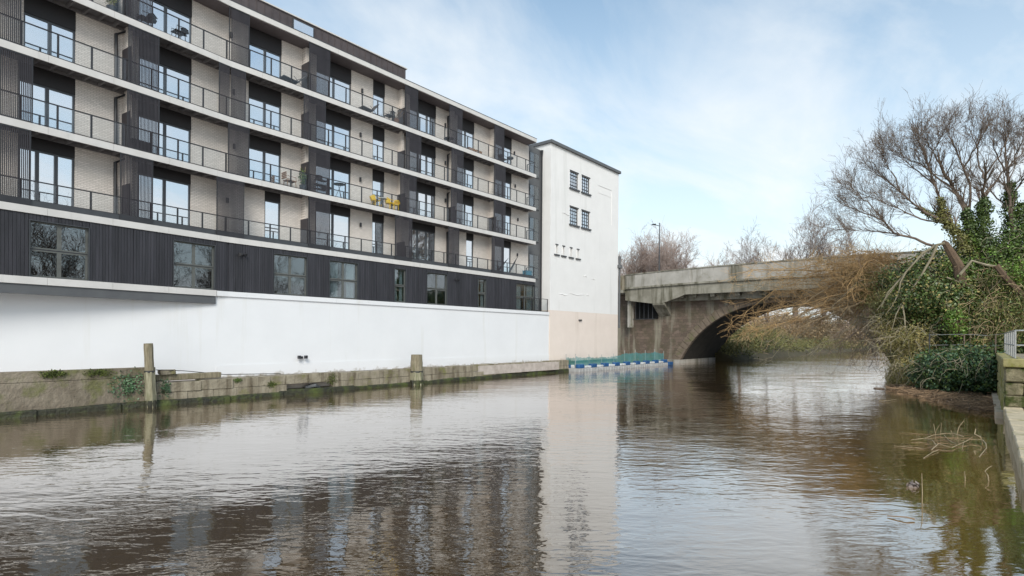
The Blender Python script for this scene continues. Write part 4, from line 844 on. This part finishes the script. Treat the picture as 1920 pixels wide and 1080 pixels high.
# big bare trees on the right bank: limbs placed by hand, twigs grown from them
TW = dict(seg=[4, 3, 3, 2], wob=[.07, .09, .10, .10], trop=[.07, .05, .04, .02], nch=[4, 3, 2], ratio=[.68, .64, .6], ang=[(14, 36), (16, 38), (18, 42)], taper=.7, rmin=.006, woodlev=-1)
TW['from'] = [.05, .05, .05]
def limbs_tree(name, label, loc, limbs, seed, m='bark', group=None, ivy=(), twigL=1.6, dens=1.15, ivym='ivy', sg=1):
    rr = random.Random(seed); t = thing(name, label, 'tree', loc, group); ms = (MB(), MB())
    for X, r0, r1, pts in limbs:
        W = []; n = len(pts)
        for i, (px, py) in enumerate(pts):
            if py < 330: py = 330 - (330 - py) * .72
            p = atX(px, py, X + (i / n) * rr.uniform(-2.0, 2.0)); W.append(p)
        S = []
        for a, b in zip(W[:-1], W[1:]):
            for q in range(3): S.append(a.lerp(b, q / 3) + rv(rr, .04))
        S.append(W[-1]); N_ = len(S); rad = [r0 + (r1 - r0) * i / (N_ - 1) for i in range(N_)]
        ms[0].tube(S, rad, 6, False)
        for i in range(3, N_):
            d = (S[i] - S[i - 1]).normalized(); f = i / N_
            for c in range(int(round((1.75 if f > .35 else .35) * dens + rr.random() * .5))):
                nd = (d + rv(rr, .40) + Vector((0, 0, .22))).normalized(); grow(ms, rr, S[i], nd, twigL * rr.uniform(.55, 1.15), max(.014, rad[i] * .5), 0, TW)
        grow(ms, rr, S[-1], (S[-1] - S[-2]).normalized(), twigL, max(.014, r1), 0, TW)
    ms[0].build('trunk', m, t); ms[1].build('crown', m, t)
    for X, pts, w0, w1, n in ivy:
        W = [atX(px, py, X) for px, py in pts]; P = []; Nn = []
        for k in range(n):
            q = rr.random() * (len(W) - 1); i = min(int(q), len(W) - 2); c = W[i].lerp(W[i + 1], q - i); d = Vector((rr.gauss(0, 1), rr.gauss(0, 1), rr.gauss(0, .5))).normalized()
            wd = w0 + (w1 - w0) * q / (len(W) - 1); wd *= 1 + .35 * math.sin(q * 9 + seed); P.append(c + d * wd * rr.uniform(.5, 1.15)); Nn.append(d)
        quads('ivy', leaves(np.array([tuple(p) for p in P]), np.array([tuple(p) for p in Nn]), .14, .7), ivym, t)
    return t
limbs_tree('bare_tree', 'bare multi-stemmed tree with a thick ivy-clad trunk on the right bank', (50.5, 0, 7.5), [
    (50.5, 0.173, 0.086, [(1822, 475), (1816, 430), (1810, 393), (1786, 352), (1767, 313)]), (50.5, 0.072, 0.022, [(1767, 313), (1752, 275), (1738, 240), (1730, 222)]),
    (50.5, 0.072, 0.022, [(1786, 352), (1752, 330), (1728, 300), (1700, 285)]),
    (50.5, 0.086, 0.022, [(1816, 410), (1819, 346), (1807, 307), (1790, 262), (1780, 225)]), (50.2, 0.144, 0.072, [(1842, 470), (1843, 410), (1846, 370), (1848, 328)]),
    (50.2, 0.058, 0.014, [(1848, 328), (1874, 278), (1886, 239), (1892, 215)]), (50.2, 0.058, 0.014, [(1846, 335), (1835, 290), (1830, 250), (1822, 215)]), (50.2, 0.065, 0.022, [(1846, 365), (1881, 322), (1908, 285), (1925, 250)]),
    (50.5, 0.058, 0.014, [(1807, 307), (1822, 270), (1838, 235), (1850, 205)])], 31,
    ivy=[(50.3, [(1822, 470), (1818, 430), (1812, 392)], .62, .3, 2600), (50.2, [(1845, 475), (1842, 420), (1846, 372)], .72, .32, 3400), (50.5, [(1830, 470), (1830, 440)], .9, .6, 1500)])
limbs_tree('bare_tree', 'tallest bare tree with an ivy-clad trunk at the right edge of the picture', (51, -2.2, 7.5), [
    (51, 0.158, 0.086, [(1900, 470), (1897, 420), (1894, 370), (1889, 322)]), (51, 0.079, 0.014, [(1889, 322), (1886, 278), (1885, 235), (1884, 205)]), (51, 0.072, 0.022, [(1895, 372), (1912, 348), (1932, 320), (1955, 280)]),
    (51, 0.058, 0.014, [(1889, 330), (1872, 290), (1862, 255), (1858, 225)]), (51, 0.058, 0.014, [(1889, 318), (1905, 275), (1915, 240), (1918, 210)]), (51, 0.065, 0.014, [(1896, 400), (1870, 372), (1850, 352), (1835, 340)]), (51, 0.065, 0.022, [(1930, 400), (1950, 350), (1960, 300), (1965, 240)])], 32,
    ivy=[(51, [(1902, 470), (1897, 420), (1894, 372), (1893, 345)], .75, .22, 3600), (51, [(1925, 440), (1912, 410), (1918, 380)], .6, .35, 1500)])
limbs_tree('bare_tree', 'leaning bare tree with golden ivy on its forked trunk spreading left over the bank', (49.5, 1.6, 7.5), [
    (49.5, 0.158, 0.101, [(1808, 470), (1790, 435), (1773, 414)]), (49.5, 0.094, 0.022, [(1773, 414), (1764, 375), (1752, 346), (1741, 298), (1728, 258), (1718, 232)]), (49.5, 0.086, 0.022, [(1770, 418), (1738, 399), (1717, 384), (1687, 358), (1655, 334), (1628, 305)]),
    (49.5, 0.065, 0.014, [(1764, 417), (1728, 410), (1692, 395), (1655, 378), (1620, 365)]), (49.5, 0.058, 0.014, [(1752, 346), (1722, 318), (1695, 288), (1672, 265)]), (49.5, 0.050, 0.014, [(1687, 358), (1672, 320), (1660, 295), (1655, 275)]), (49.5, 0.050, 0.014, [(1741, 298), (1752, 262), (1762, 235), (1768, 215)]),
    (49, 0.094, 0.022, [(1750, 462), (1714, 447), (1678, 438), (1658, 414), (1619, 399), (1585, 385)]), (49, 0.043, 0.014, [(1678, 438), (1645, 434), (1605, 432), (1575, 430)]), (49, 0.043, 0.014, [(1658, 414), (1628, 380), (1600, 360), (1580, 350)])], 33,
    ivy=[(49.5, [(1812, 475), (1792, 437), (1773, 414)], .55, .35, 1700), (49.5, [(1773, 414), (1766, 390), (1762, 372)], .35, .2, 900), (49.5, [(1765, 416), (1740, 400), (1722, 388)], .3, .15, 700)], ivym='olive', dens=1.5, twigL=1.8)
# broken trunk with hanging pale limbs
bt = thing('broken_trunk', 'broken brown trunk stub with bleached limbs hanging down to the water', 'tree', (46.5, .6, 6.8))
W = [atX(*p, 47) for p in ((1802, 540), (1800, 515), (1797, 497), (1784, 475), (1773, 457), (1768, 452))]; MB().tube(W, [.34, .32, .29, .25, .2, .10], 9).build('trunk', 'bark_brown', bt)
def pale(pts, X, r0, r1, m='limb'):
    W = [atX(px, py, X) for px, py in pts]; MB().tube(W, [r0 + (r1 - r0) * i / (len(W) - 1) for i in range(len(W))], 6, False).build('limb', m, bt)
pale([(1772, 456), (1757, 459), (1730, 475), (1715, 492), (1698, 511), (1683, 529), (1664, 555), (1644, 582)], 46.6, .09, .02); pale([(1757, 459), (1748, 481), (1737, 500), (1727, 517), (1712, 540), (1701, 555), (1690, 570), (1676, 582)], 46.5, .09, .02)
pale([(1692, 570), (1696, 594), (1698, 624), (1704, 644), (1720, 658), (1733, 671)], 46.2, .05, .02); pale([(1704, 644), (1706, 660), (1695, 678), (1688, 690)], 46.2, .04, .015); pale([(1698, 511), (1688, 530), (1685, 550), (1672, 575), (1660, 590)], 46.4, .06, .015)
pale([(1683, 529), (1665, 548), (1652, 575)], 46.4, .05, .012); pale([(1690, 570), (1680, 590), (1672, 620)], 46.2, .05, .015); pale([(1706, 655), (1712, 672), (1712, 690)], 46.1, .03, .012)
pale([(1800, 515), (1822, 489), (1850, 497), (1870, 500), (1888, 512), (1905, 535)], 46.4, .09, .05, 'limb'); pale([(1888, 512), (1872, 530), (1855, 545)], 46.3, .04, .015); pale([(1775, 520), (1800, 530), (1830, 537)], 46.6, .05, .015)
pale([(1868, 498), (1885, 520), (1905, 540), (1925, 560)], 46.0, .17, .14, 'bark_brown')

# orange willow twigs leaning out over the water in front of the bridge
def willow(label, n, seed, starts, ends, m, sub=9, r0=.045, droop=2.2):
    rr = random.Random(seed); t = thing('willow', label, 'tree', (57, 5.0, 3.5), 'twiggy willows over the water'); lm, tm = MB(), MB()
    for k in range(n):
        X = rr.uniform(53, 61); a = atX(rr.uniform(*starts[0]), rr.uniform(*starts[1]), X); q = rr.random(); b = atX(ends[0][0] + (ends[0][1] - ends[0][0]) * q ** .95, rr.uniform(*ends[1]), X + rr.uniform(-1.5, 1.5))
        c = a.lerp(b, .45) + Vector((0, 0, rr.uniform(-.4, droop))) ; S = []
        for i in range(9): u = i / 8; S.append((1 - u) ** 2 * a + 2 * u * (1 - u) * c + u * u * b + rv(rr, .16))
        lm.tube(S, [r0 * (1 - .8 * i / 8) + .008 for i in range(9)], 4, False)
        for j in range(sub):
            i = rr.randint(2, 8); d = (S[i] - S[i - 1]).normalized(); d = (d * .8 + rv(rr, .8)).normalized(); p = S[i]; T = [p]; L = rr.uniform(.5, 1.9)
            for s in range(4): d = (d + rv(rr, .2) + Vector((0, 0, -.02))).normalized(); p = p + d * L / 4; T.append(p)
            tm.tube(T, [.014, .013, .011, .009, .008], 3, False)
            for e in range(4):
                p = T[rr.randint(1, 4)]; d2 = (d + rv(rr, .8)).normalized(); tm.tube([p, p + d2 * rr.uniform(.2, .45) + Vector((0, 0, .03)), p + d2 * rr.uniform(.5, .95)], [.009, .008, .007], 3, False)
    lm.build('limbs', m, t); tm.build('twigs', m, t, kind='stuff'); return t
willow('orange-brown willow crown sprawling left in front of the bridge parapet', 72, 41, ((1590, 1750), (478, 560)), ((1372, 1690), (474, 635)), 'willow', 28, .05)
willow('brown tangle of lower willow branches drooping to the water in front of the arch', 26, 42, ((1600, 1720), (500, 600)), ((1385, 1670), (530, 650)), 'twigbrown', 20, .05, 1.3)
willow('pale wiry willow shoots hanging lowest over the water in front of the arch', 14, 43, ((1610, 1715), (520, 610)), ((1420, 1665), (590, 700)), 'limb', 7, .035, 1.6)
rr = random.Random(5)
wt = thing('willow', 'dark thin twigs hanging into the bright water right of the arch', 'tree', (52, 6, 1), 'twiggy willows over the water'); m = MB()
for k in range(34):
    X = rr.uniform(49, 53); a = atX(rr.uniform(1590, 1680), rr.uniform(590, 640), X); p = a; d = Vector((0, rr.uniform(.0, .9), -.8)).normalized(); T = [p]; L = rr.uniform(1.2, 3.8)
    for s in range(5): d = (d + rv(rr, .2)).normalized(); p = p + d * L / 5; T.append(p)
    T = [q for q in T if q.z > .03]
    if len(T) < 2: continue
    m.tube(T, [.02 - .002 * i for i in range(len(T))], 3, False)
    for e in range(5): q = T[rr.randint(0, len(T) - 1)]; d2 = (rv(rr, .6) + Vector((0, .3, -.3))).normalized(); m.tube([q, q + d2 * .4 , q + d2 * .8 + rv(rr, .08)], [.012, .011, .010], 3, False)
m.build('twigs', 'bark', wt, kind='stuff')

# ------------------------------------------------------------------ driftwood, sticks
dr = thing('driftwood_raft', 'brown raft of driftwood and reeds trapped at the foot of the ivy bush', 'driftwood', (41, 1.2, 0)); rr = random.Random(9); m = MB()
for k in range(1900):
    q = rr.random(); px = 1672 + 192 * q; top = 726 + 6 * q; bot = 730 + 42 * min(1, q * 1.25); p = atZ(px + rr.gauss(0, 3), top + (bot - top) * rr.random() ** 1.1, .02)
    a = rr.uniform(0, math.pi); L = rr.uniform(.2, .95); d = Vector((math.cos(a), math.sin(a), rr.gauss(0, .16))) * L * .5; p.z = .02 + abs(rr.gauss(0, .10)); rd = rr.uniform(.008, .026)
    m.tube([p - d, p + rv(rr, .04), p + d], [rd, rd, rd * .6], 3, False)
m.build('sticks', 'drift', dr, kind='stuff')
m = MB(); ring = [atZ(px, py, .0) for px, py in ((1675, 727), (1700, 733), (1740, 741), (1790, 751), (1830, 762), (1858, 768), (1864, 740), (1840, 722), (1780, 718), (1720, 718))]; c = sum(ring, Vector()) / len(ring)
m.pts([(p.x, p.y, -.05) for p in ring] + [(p.x * .8 + c.x * .2, p.y * .8 + c.y * .2, .07) for p in ring], [tuple(range(10, 20))] + [(i, (i + 1) % 10, 10 + (i + 1) % 10, 10 + i) for i in range(10)]).build('silt', 'soil', dr)
def Z5(x, y, h=.03): p = atZ(1640 + x / 3.6, 600 + y / 3.6, 0); return Vector((p.x, p.y, h))
def stick(pts, r0, r1, parent, m='stick', name='branch', **kw):
    W = [Z5(*p) for p in pts]; r0 *= .48; r1 *= .48; return MB().tube(W, [r0 + (r1 - r0) * i / (len(W) - 1) for i in range(len(W))], 6).build(name, m, parent, **kw)
def up_stick(base, pts, r0, parent, m='stick', name='branch', **kw):
    b = Z5(*base); W = [Vector((b.x, b.y, -.1))] + [atX(1640 + x / 3.6, 600 + y / 3.6, b.x + .1 * i) for i, (x, y) in enumerate(pts)]; return MB().tube(W, [r0 * .65 * (1 - .12 * i) for i in range(len(W))], 5).build(name, m, parent, **kw)
fb_ = thing('fallen_branch', 'bleached fallen branch lying half sunk in the brown water by the landing', 'branch', tuple(Z5(560, 840, 0)))
for pts, r0, r1 in (([(245, 818, .04), (330, 812, .06), (390, 830, .08), (420, 855, .02)], .02, .03), ([(335, 800, .0), (400, 785, .05), (480, 780, .07), (530, 785, .1), (600, 800, .06)], .02, .03), ([(385, 880, .02), (430, 858, .10), (520, 872, .04), (570, 850, .05), (640, 825, .08), (720, 830, .10)], .03, .02), ([(730, 832, .1), (750, 860, .12), (755, 878, .06), (705, 925, .0)], .035, .025), ([(130, 855, .02), (240, 865, .03), (330, 870, .02)], .015, .02), ([(330, 935, .01), (390, 900, .03), (430, 885, .04)], .02, .015), ([(470, 790, .06), (500, 820, .04), (550, 850, .05)], .018, .02), ([(590, 880, .03), (600, 840, .06), (660, 800, .05)], .015, .012)):
    stick(pts, r0, r1, fb_)
up_stick((735, 835), [(715, 790), (675, 770), (682, 735)], .035, fb_); up_stick((530, 785), [(528, 775), (515, 747)], .03, fb_); up_stick((555, 775), [(558, 760), (570, 720), (602, 680)], .022, fb_); up_stick((408, 785), [(410, 770), (398, 700)], .014, fb_); up_stick((445, 778), [(446, 760), (450, 695)], .014, fb_); up_stick((405, 775), [(415, 745), (440, 705)], .014, fb_)
rr = random.Random(17); m = MB()
for k in range(26):
    p = Z5(rr.uniform(230, 640), rr.uniform(760, 880), .01); d = Vector((rr.uniform(-.6, .6), rr.uniform(-1, 1), 0)).normalized() * rr.uniform(.2, .6); m.tube([p - d, p + Vector((0, 0, rr.uniform(.0, .06))), p + d], [.004, .006, .003], 3, False)
m.build('twigs', 'drift', fb_)
up_stick((775, 1085), [(765, 1050), (745, 1020), (765, 1000), (790, 985)], .022, None, name='stick', label='crooked pale stick poking from the water nearest the landing edge', cat='stick')
up_stick((612, 1085), [(610, 1060), (607, 1022)], .018, None, name='stick', label='short upright pale stick in the water below the fallen branch', cat='stick')
up_stick((320, 1240), [(322, 1180), (318, 1035)], .016, None, name='stick', label='thin straight stick standing in the water left of the others', cat='stick')
stick([(85, 1330, .02), (160, 1342, .04), (215, 1350, .05), (270, 1356, .03)], .02, .03, None, 'drift', 'stick', label='dark stick floating flat in the foreground right of the pale reflection', cat='stick')
stick([(30, 548, .02), (90, 550, .05), (150, 540, .04)], .03, .02, None, 'stick', 'stick', label='pale stick floating left of the driftwood raft', cat='stick')
p = atZ(1648, 728, .03); MB().tube([(p.x + .28 * math.cos(t), p.y + .28 * math.sin(t), .03) for t in [k * math.pi / 8 for k in range(17)]], .03, 5, False).build('floating_hoop', 'bark', None, label='small dark hoop floating in the bright water left of the scrub', cat='hoop')
p = atZ(1712, 912, 0); V, Nn = blob_points([(p.x, p.y, .0, .16, .12, .12)], 90, (.6, 1)); quads('plastic_scrap', leaves(V * 1.0, Nn, .09, .3, .9), 'bark_blue', None, label='small grey crumpled scrap caught against a stick in the water', cat='litter')

# ------------------------------------------------------------------ far banks seen through the arch
fx = [79.8 + 10 * i for i in range(40)]; fy = [25.3, 26.5, 29, 33, 40, 60, 100, 160]; V = []; F = []
for x in [79.5] + fx:
    for j, y in enumerate(fy): V.append((x, y, -1.0) if x == 79.5 else (x, y, [-.6, .5, 1.6, 2.6, 3.6, 5, 6, 7][j] + .4 * mnoise.noise(Vector((x * .1, y * .1, 0)))))
for i in range(len(fx)):
    for j in range(len(fy) - 1): k = i * len(fy) + j; F.append((k, k + len(fy), k + len(fy) + 1, k + 1))
MB().pts(V, F).build('far_bank', 'soil', kind='structure', smooth=True)
V = [(268, -150, -.5), (268, 26, -.5), (285, 26, 3), (285, -150, 3), (360, -150, 7), (360, 26, 7)]; MB().pts(V, [(0, 3, 2, 1), (3, 4, 5, 2)]).build('far_hill', 'soil', kind='structure')
B = []; B2 = []; rr = random.Random(13)
for k in range(60):
    x = 81 + 130 * (k / 60) ** 1.5; B.append((x, 28.6 + rr.uniform(-1.2, 2.5), 1.2 + rr.uniform(0, .8), 2.2, 2.2, 1.7))
for k in range(50):
    x = 84 + 60 * (k / 50); B.append((x, 33 + rr.uniform(-1, 4) + .05 * (x - 84), 3.0 + rr.uniform(-.5, 1.0), 2.6, 2.6, 2.2))
for k in range(210):
    px = rr.uniform(1390, 1720); X = rr.uniform(170, 320); p = atX(px, 630, X); e_ = max(0, p.y - 27)
    if X > 262 or p.y > 27: B2.append((X, p.y, rr.uniform(1.5, 5.5) + min(6, (e_ * .12 if X < 262 else (X - 262) * .10)), 5, 5, 4))
P, Nn = blob_points(B, 36000, (.5, 1.1)); ok = P[:, 2] > .05; quads('far_scrub', leaves(P[ok], Nn[ok], .42, 1.0, .35), 'farolive', None, label='olive scrub along the waterline of the bank seen through the arch', cat='scrub', kind='stuff')
P, Nn = blob_points(B2, 60000, (.4, 1.12)); quads('far_scrub', leaves(P, Nn, .95, 1.0, .3), 'farveg', None, label='brown leafless scrub higher on the bank seen through the arch', cat='scrub', kind='stuff')
m = MB()
for k in range(700):
    b = rr.choice(B2); p = Vector((b[0] + rr.gauss(0, 2), b[1] + rr.gauss(0, 2), b[2] + rr.uniform(-1, 1.5))); d = Vector((rr.gauss(0, .3), rr.gauss(0, .3), 1)).normalized() * rr.uniform(2, 4.5); m.tube([p, p + d * .5 + rv(rr, .3), p + d], [.09, .06, .04], 3, False)
m.build('far_twigs', 'bark_far', None, label='fine bare twigs standing over the scrub beyond the arch', cat='twigs', kind='stuff')
B = [(90 + 200 * (k / 40) ** 1.3, edge(90 + 200 * (k / 40)) - 4 - rr.uniform(0, 4), 2.5, 3.5, 3.0, 3.2) for k in range(40)]
P, Nn = blob_points(B, 16000, (.4, 1.1)); ok = P[:, 2] > .05; quads('far_scrub', leaves(P[ok], Nn[ok], .5, 1.0, .35), 'farveg', None, label='brown scrub on the opposite right bank beyond the bridge', cat='scrub', kind='stuff')

# ================================================================== THINGS ON THE BALCONIES
def FV(a, d, z): x, y = FP(a, d); return Vector((x, y, z))
def bthing(name, label, cat, a, d, i): x, y = FP(a, d); return thing(name, label, cat, (x, y, SL[i]))
def chair(label, a, d, i, m, fm, w_=.5, face=1, back=.85, slats=0, name='balcony_chair', cat='chair'):
    T = SL[i]; t = bthing(name, label, cat, a, d, i)
    MB().fbox(a - w_ / 2, a + w_ / 2, d - .24, d + .24, T + .42, T + .46).build('seat', m, t)
    b0 = a - face * (w_ / 2 - .02); b1 = b0 - face * .12
    if slats:
        for k in range(slats): z = T + .52 + k * (back - .55) / slats; MB().fbox(min(b0, b1) + .02, max(b0, b1) - .04, d - .24, d + .24, z, z + .055).build('back_slat', m, t)
    else: MB().tube([FV(b0, d, T + .46), FV((b0 + b1) / 2, d, T + .65), FV(b1, d, T + back)], [.20, .22, .20], 4).build('backrest', m, t)
    for sx in (-1, 1):
        for sy in (-1, 1): MB().tube([FV(a + sx * w_ * .46, d + sy * .22, T), FV(a + sx * w_ * .40, d + sy * .2, T + .42)], .018, 5).build('leg', fm, t)
    for sy in (-1, 1): MB().tube([FV(a - face * w_ * .45, d + sy * .25, T + .66), FV(a + face * w_ * .4, d + sy * .25, T + .64), FV(a + face * w_ * .42, d + sy * .24, T + .42)], .018, 5).build('armrest', fm, t)
    return t
def lounger(label, a, d, i, L=1.5):
    T = SL[i]; t = bthing('sun_lounger', label, 'lounger', a, d, i)
    S = [FV(a - L * .5, d, T + .38), FV(a - L * .2, d, T + .34), FV(a + L * .12, d, T + .30), FV(a + L * .45, d, T + .86)]
    for (p, q), nm in zip(zip(S[:-1], S[1:]), ('foot_rest', 'seat', 'backrest')):
        n = Vector((0, .27, 0)); MB().box8([p - n, q - n, q + n, p + n, p - n + Vector((0, 0, .04)), q - n + Vector((0, 0, .04)), q + n + Vector((0, 0, .04)), p + n + Vector((0, 0, .04))]).build(nm, 'dark', t)
    for sy in (-1, 1):
        MB().tube([FV(a - L * .38, d + sy * .28, T), FV(a + L * .2, d + sy * .28, T + .55), FV(a + L * .34, d + sy * .28, T + .6)], .016, 5).build('leg', 'dark', t); MB().tube([FV(a + L * .38, d + sy * .28, T), FV(a - L * .1, d + sy * .28, T + .55)], .016, 5).build('leg', 'dark', t)
    return t
def table(label, a, d, i, r, m, h=.72, fold=True, name='balcony_table', cat='table'):
    T = SL[i]; t = bthing(name, label, cat, a, d, i); MB().tube([FV(a, d, T + h - .03), FV(a, d, T + h)], r, 14).build('table_top', m, t)
    for k in range(3): q = k * 2.1 + .4; MB().tube([FV(a + r * .8 * math.cos(q), d + r * .7 * math.sin(q), T), FV(a - r * .3 * math.cos(q), d - r * .3 * math.sin(q), T + h - .03)], .016, 5).build('leg', 'dark', t)
    return t
lounger('dark folding lounger on the top balcony beside the third doors', 16.95, .45, 3)
lounger('flat dark lounger on the top balcony below a wall lamp', 22.2, .5, 3, 1.3)
chair('low brown slatted wooden chair on the second balcony by the brick wall', 16.75, .45, 1, 'wood', 'wood', .6, 1, .95, 4)
chair('yellow metal chair left of the narrow doors on the second balcony', 22.7, .45, 1, 'yellow', 'yellow', .40, 1, .74)
chair('yellow metal chair beside the dark divider on the second balcony', 24.2, .4, 1, 'yellow', 'yellow', .40, -1, .74)
chair('yellow metal chair in the middle of the yellow set on the second balcony', 23.75, .3, 1, 'yellow', 'yellow', .38, 1, .68)
table('small round table among the yellow chairs on the second balcony', 23.25, .45, 1, .3, 'whitepl')
table('folding bistro table in front of the fourth doors on the second balcony', 19.95, .4, 1, .36, 'dark', .95)
table('little round side table behind a screen on the top balcony near the far end', 29.3, .5, 3, .38, 'dark', .5)
chair('black chair on the top balcony in front of the second doors', 10.75, .3, 3, 'dark', 'dark', .5, -1, .62)
chair('black chair behind the screen of the top balcony left of the second doors', 9.3, .4, 3, 'dark', 'dark', .55, -1, .75)
chair('dark chair on the top balcony at the far end beside the barbecue', 35.5, .45, 3, 'dark', 'dark', .5, 1, .8)
for k, (a, n_) in enumerate(((31.6, 'left'), (32.4, 'right'))):
    t = bthing('wooden_crate', n_ + ' low wooden crate on the top balcony between two screens', 'crate', a, .5, 3)
    for q in range(3): MB().fbox(a - .33, a + .33, .3, .33, SL[3] + .02 + q * .12, SL[3] + .11 + q * .12).build('slat', 'wood', t)
    for q in (-1, 1): MB().fbox(a + q * .31 - .02, a + q * .31 + .02, .331, .7, SL[3] + .01, SL[3] + .36).build('side', 'wood', t)
t = bthing('barbecue', 'dark kettle barbecue on the top balcony behind the last screen', 'barbecue', 36.3, .4, 3)
P = [FV(36.3, .4, SL[3] + .6 + .05 * k) for k in range(7)]; MB().tube(P, [.10, .22, .28, .3, .28, .2, .06], 10).build('kettle', 'dark', t)
for k in range(3): q = k * 2.1; MB().tube([FV(36.3 + .3 * math.cos(q), .4 + .25 * math.sin(q), SL[3]), FV(36.3 + .12 * math.cos(q), .4 + .1 * math.sin(q), SL[3] + .64)], .015, 5).build('leg', 'dark', t)
t = bthing('shelf_rack', 'black four-tier shelf rack behind a screen on the second balcony', 'shelf', 18.8, .55, 1)
for q in range(4): MB().fbox(18.45, 19.15, .45, .75, SL[1] + .12 + q * .27, SL[1] + .16 + q * .27).build('shelf', 'dark', t)
for q in (18.46, 19.12): MB().fbox(q - .015, q + .02, .44, .449, SL[1], SL[1] + 1.1).fbox(q - .015, q + .02, .751, .76, SL[1], SL[1] + 1.1).build('upright', 'dark', t)
MB().fbox(18.5, 18.85, .47, .72, SL[1] + .98, SL[1] + 1.22).build('basket', 'dark', t)
t = bthing('storage_box', 'dark storage box behind the second screen of the second balcony', 'box', 9.0, .5, 1)
MB().fbox(8.75, 9.55, .25, .75, SL[1] + .02, SL[1] + .48).build('body', 'slat', t); MB().fbox(8.72, 9.58, .22, .78, SL[1] + .482, SL[1] + .55).build('lid', 'slat', t)
for k, (a, i, lab) in enumerate(((8.0, 3, 'tall leafy pot plant with canes on the top balcony at the upper edge'), (17.6, 1, 'dark green hedge plant in a trough on the second balcony beside the third doors'))):
    t = bthing('potted_plant', lab, 'plant', a, .5, i); MB().tube([FV(a, .5, SL[i]), FV(a, .5, SL[i] + .38)], [.16, .22], 10).build('pot', 'dark', t); x, y = FP(a, .5)
    P, Nn = blob_points([(x, y, SL[i] + .85, .24, .22, .55)], 420, (.2, 1.05)); quads('foliage', leaves(P, Nn, .10, .9), 'ivy' if k else 'olive', t)
    for q in (-.1, .08): MB().tube([FV(a + q, .5, SL[i] + .3), FV(a + q * 1.6, .48, SL[i] + 1.5)], .012, 4).build('cane', 'limb', t)
t = bthing('potted_plant', 'bare twiggy pot plant among clutter on the top balcony left of the fifth screen', 'plant', 24.3, .45, 3); MB().tube([FV(24.3, .45, SL[3]), FV(24.3, .45, SL[3] + .4)], [.18, .24], 10).build('pot', 'terracotta', t)
m = MB(); rr = random.Random(2)
for k in range(46): d = Vector((rr.gauss(0, .5), rr.gauss(0, .25), rr.uniform(.2, 1))).normalized() * rr.uniform(.35, .95); p = FV(24.3, .45, SL[3] + .4); m.tube([p, p + d * .5 + rv(rr, .06), p + d], [.012, .010, .008], 3, False)
m.build('twigs', 'bark', t)
chair('dark cluttered chair on the top balcony left of the twiggy pot plant', 23.7, .4, 3, 'dark', 'dark', .5, -1, .8)
t = bthing('folded_parasol', 'folded parasol leaning across the last doors on the lowest balcony', 'parasol', 36.9, .4, 0)
MB().tube([FV(36.0, .35, SL[0] + .05), FV(37.6, .6, SL[0] + 1.75)], .02, 6).build('pole', 'dark', t); MB().tube([FV(36.3, .38, SL[0] + .4), FV(36.9, .48, SL[0] + 1.0), FV(37.4, .57, SL[0] + 1.55)], [.09, .08, .03], 8).build('canopy', 'dark', t)
t = bthing('storage_box', 'teal blue box at the far end of the lowest balcony', 'box', 38.8, .5, 0)
MB().fbox(38.45, 39.15, .25, .7, SL[0] + .28, SL[0] + .62).build('body', 'bluebox', t); MB().fbox(38.43, 39.17, .23, .72, SL[0] + .622, SL[0] + .68).build('lid', 'bluebox', t)
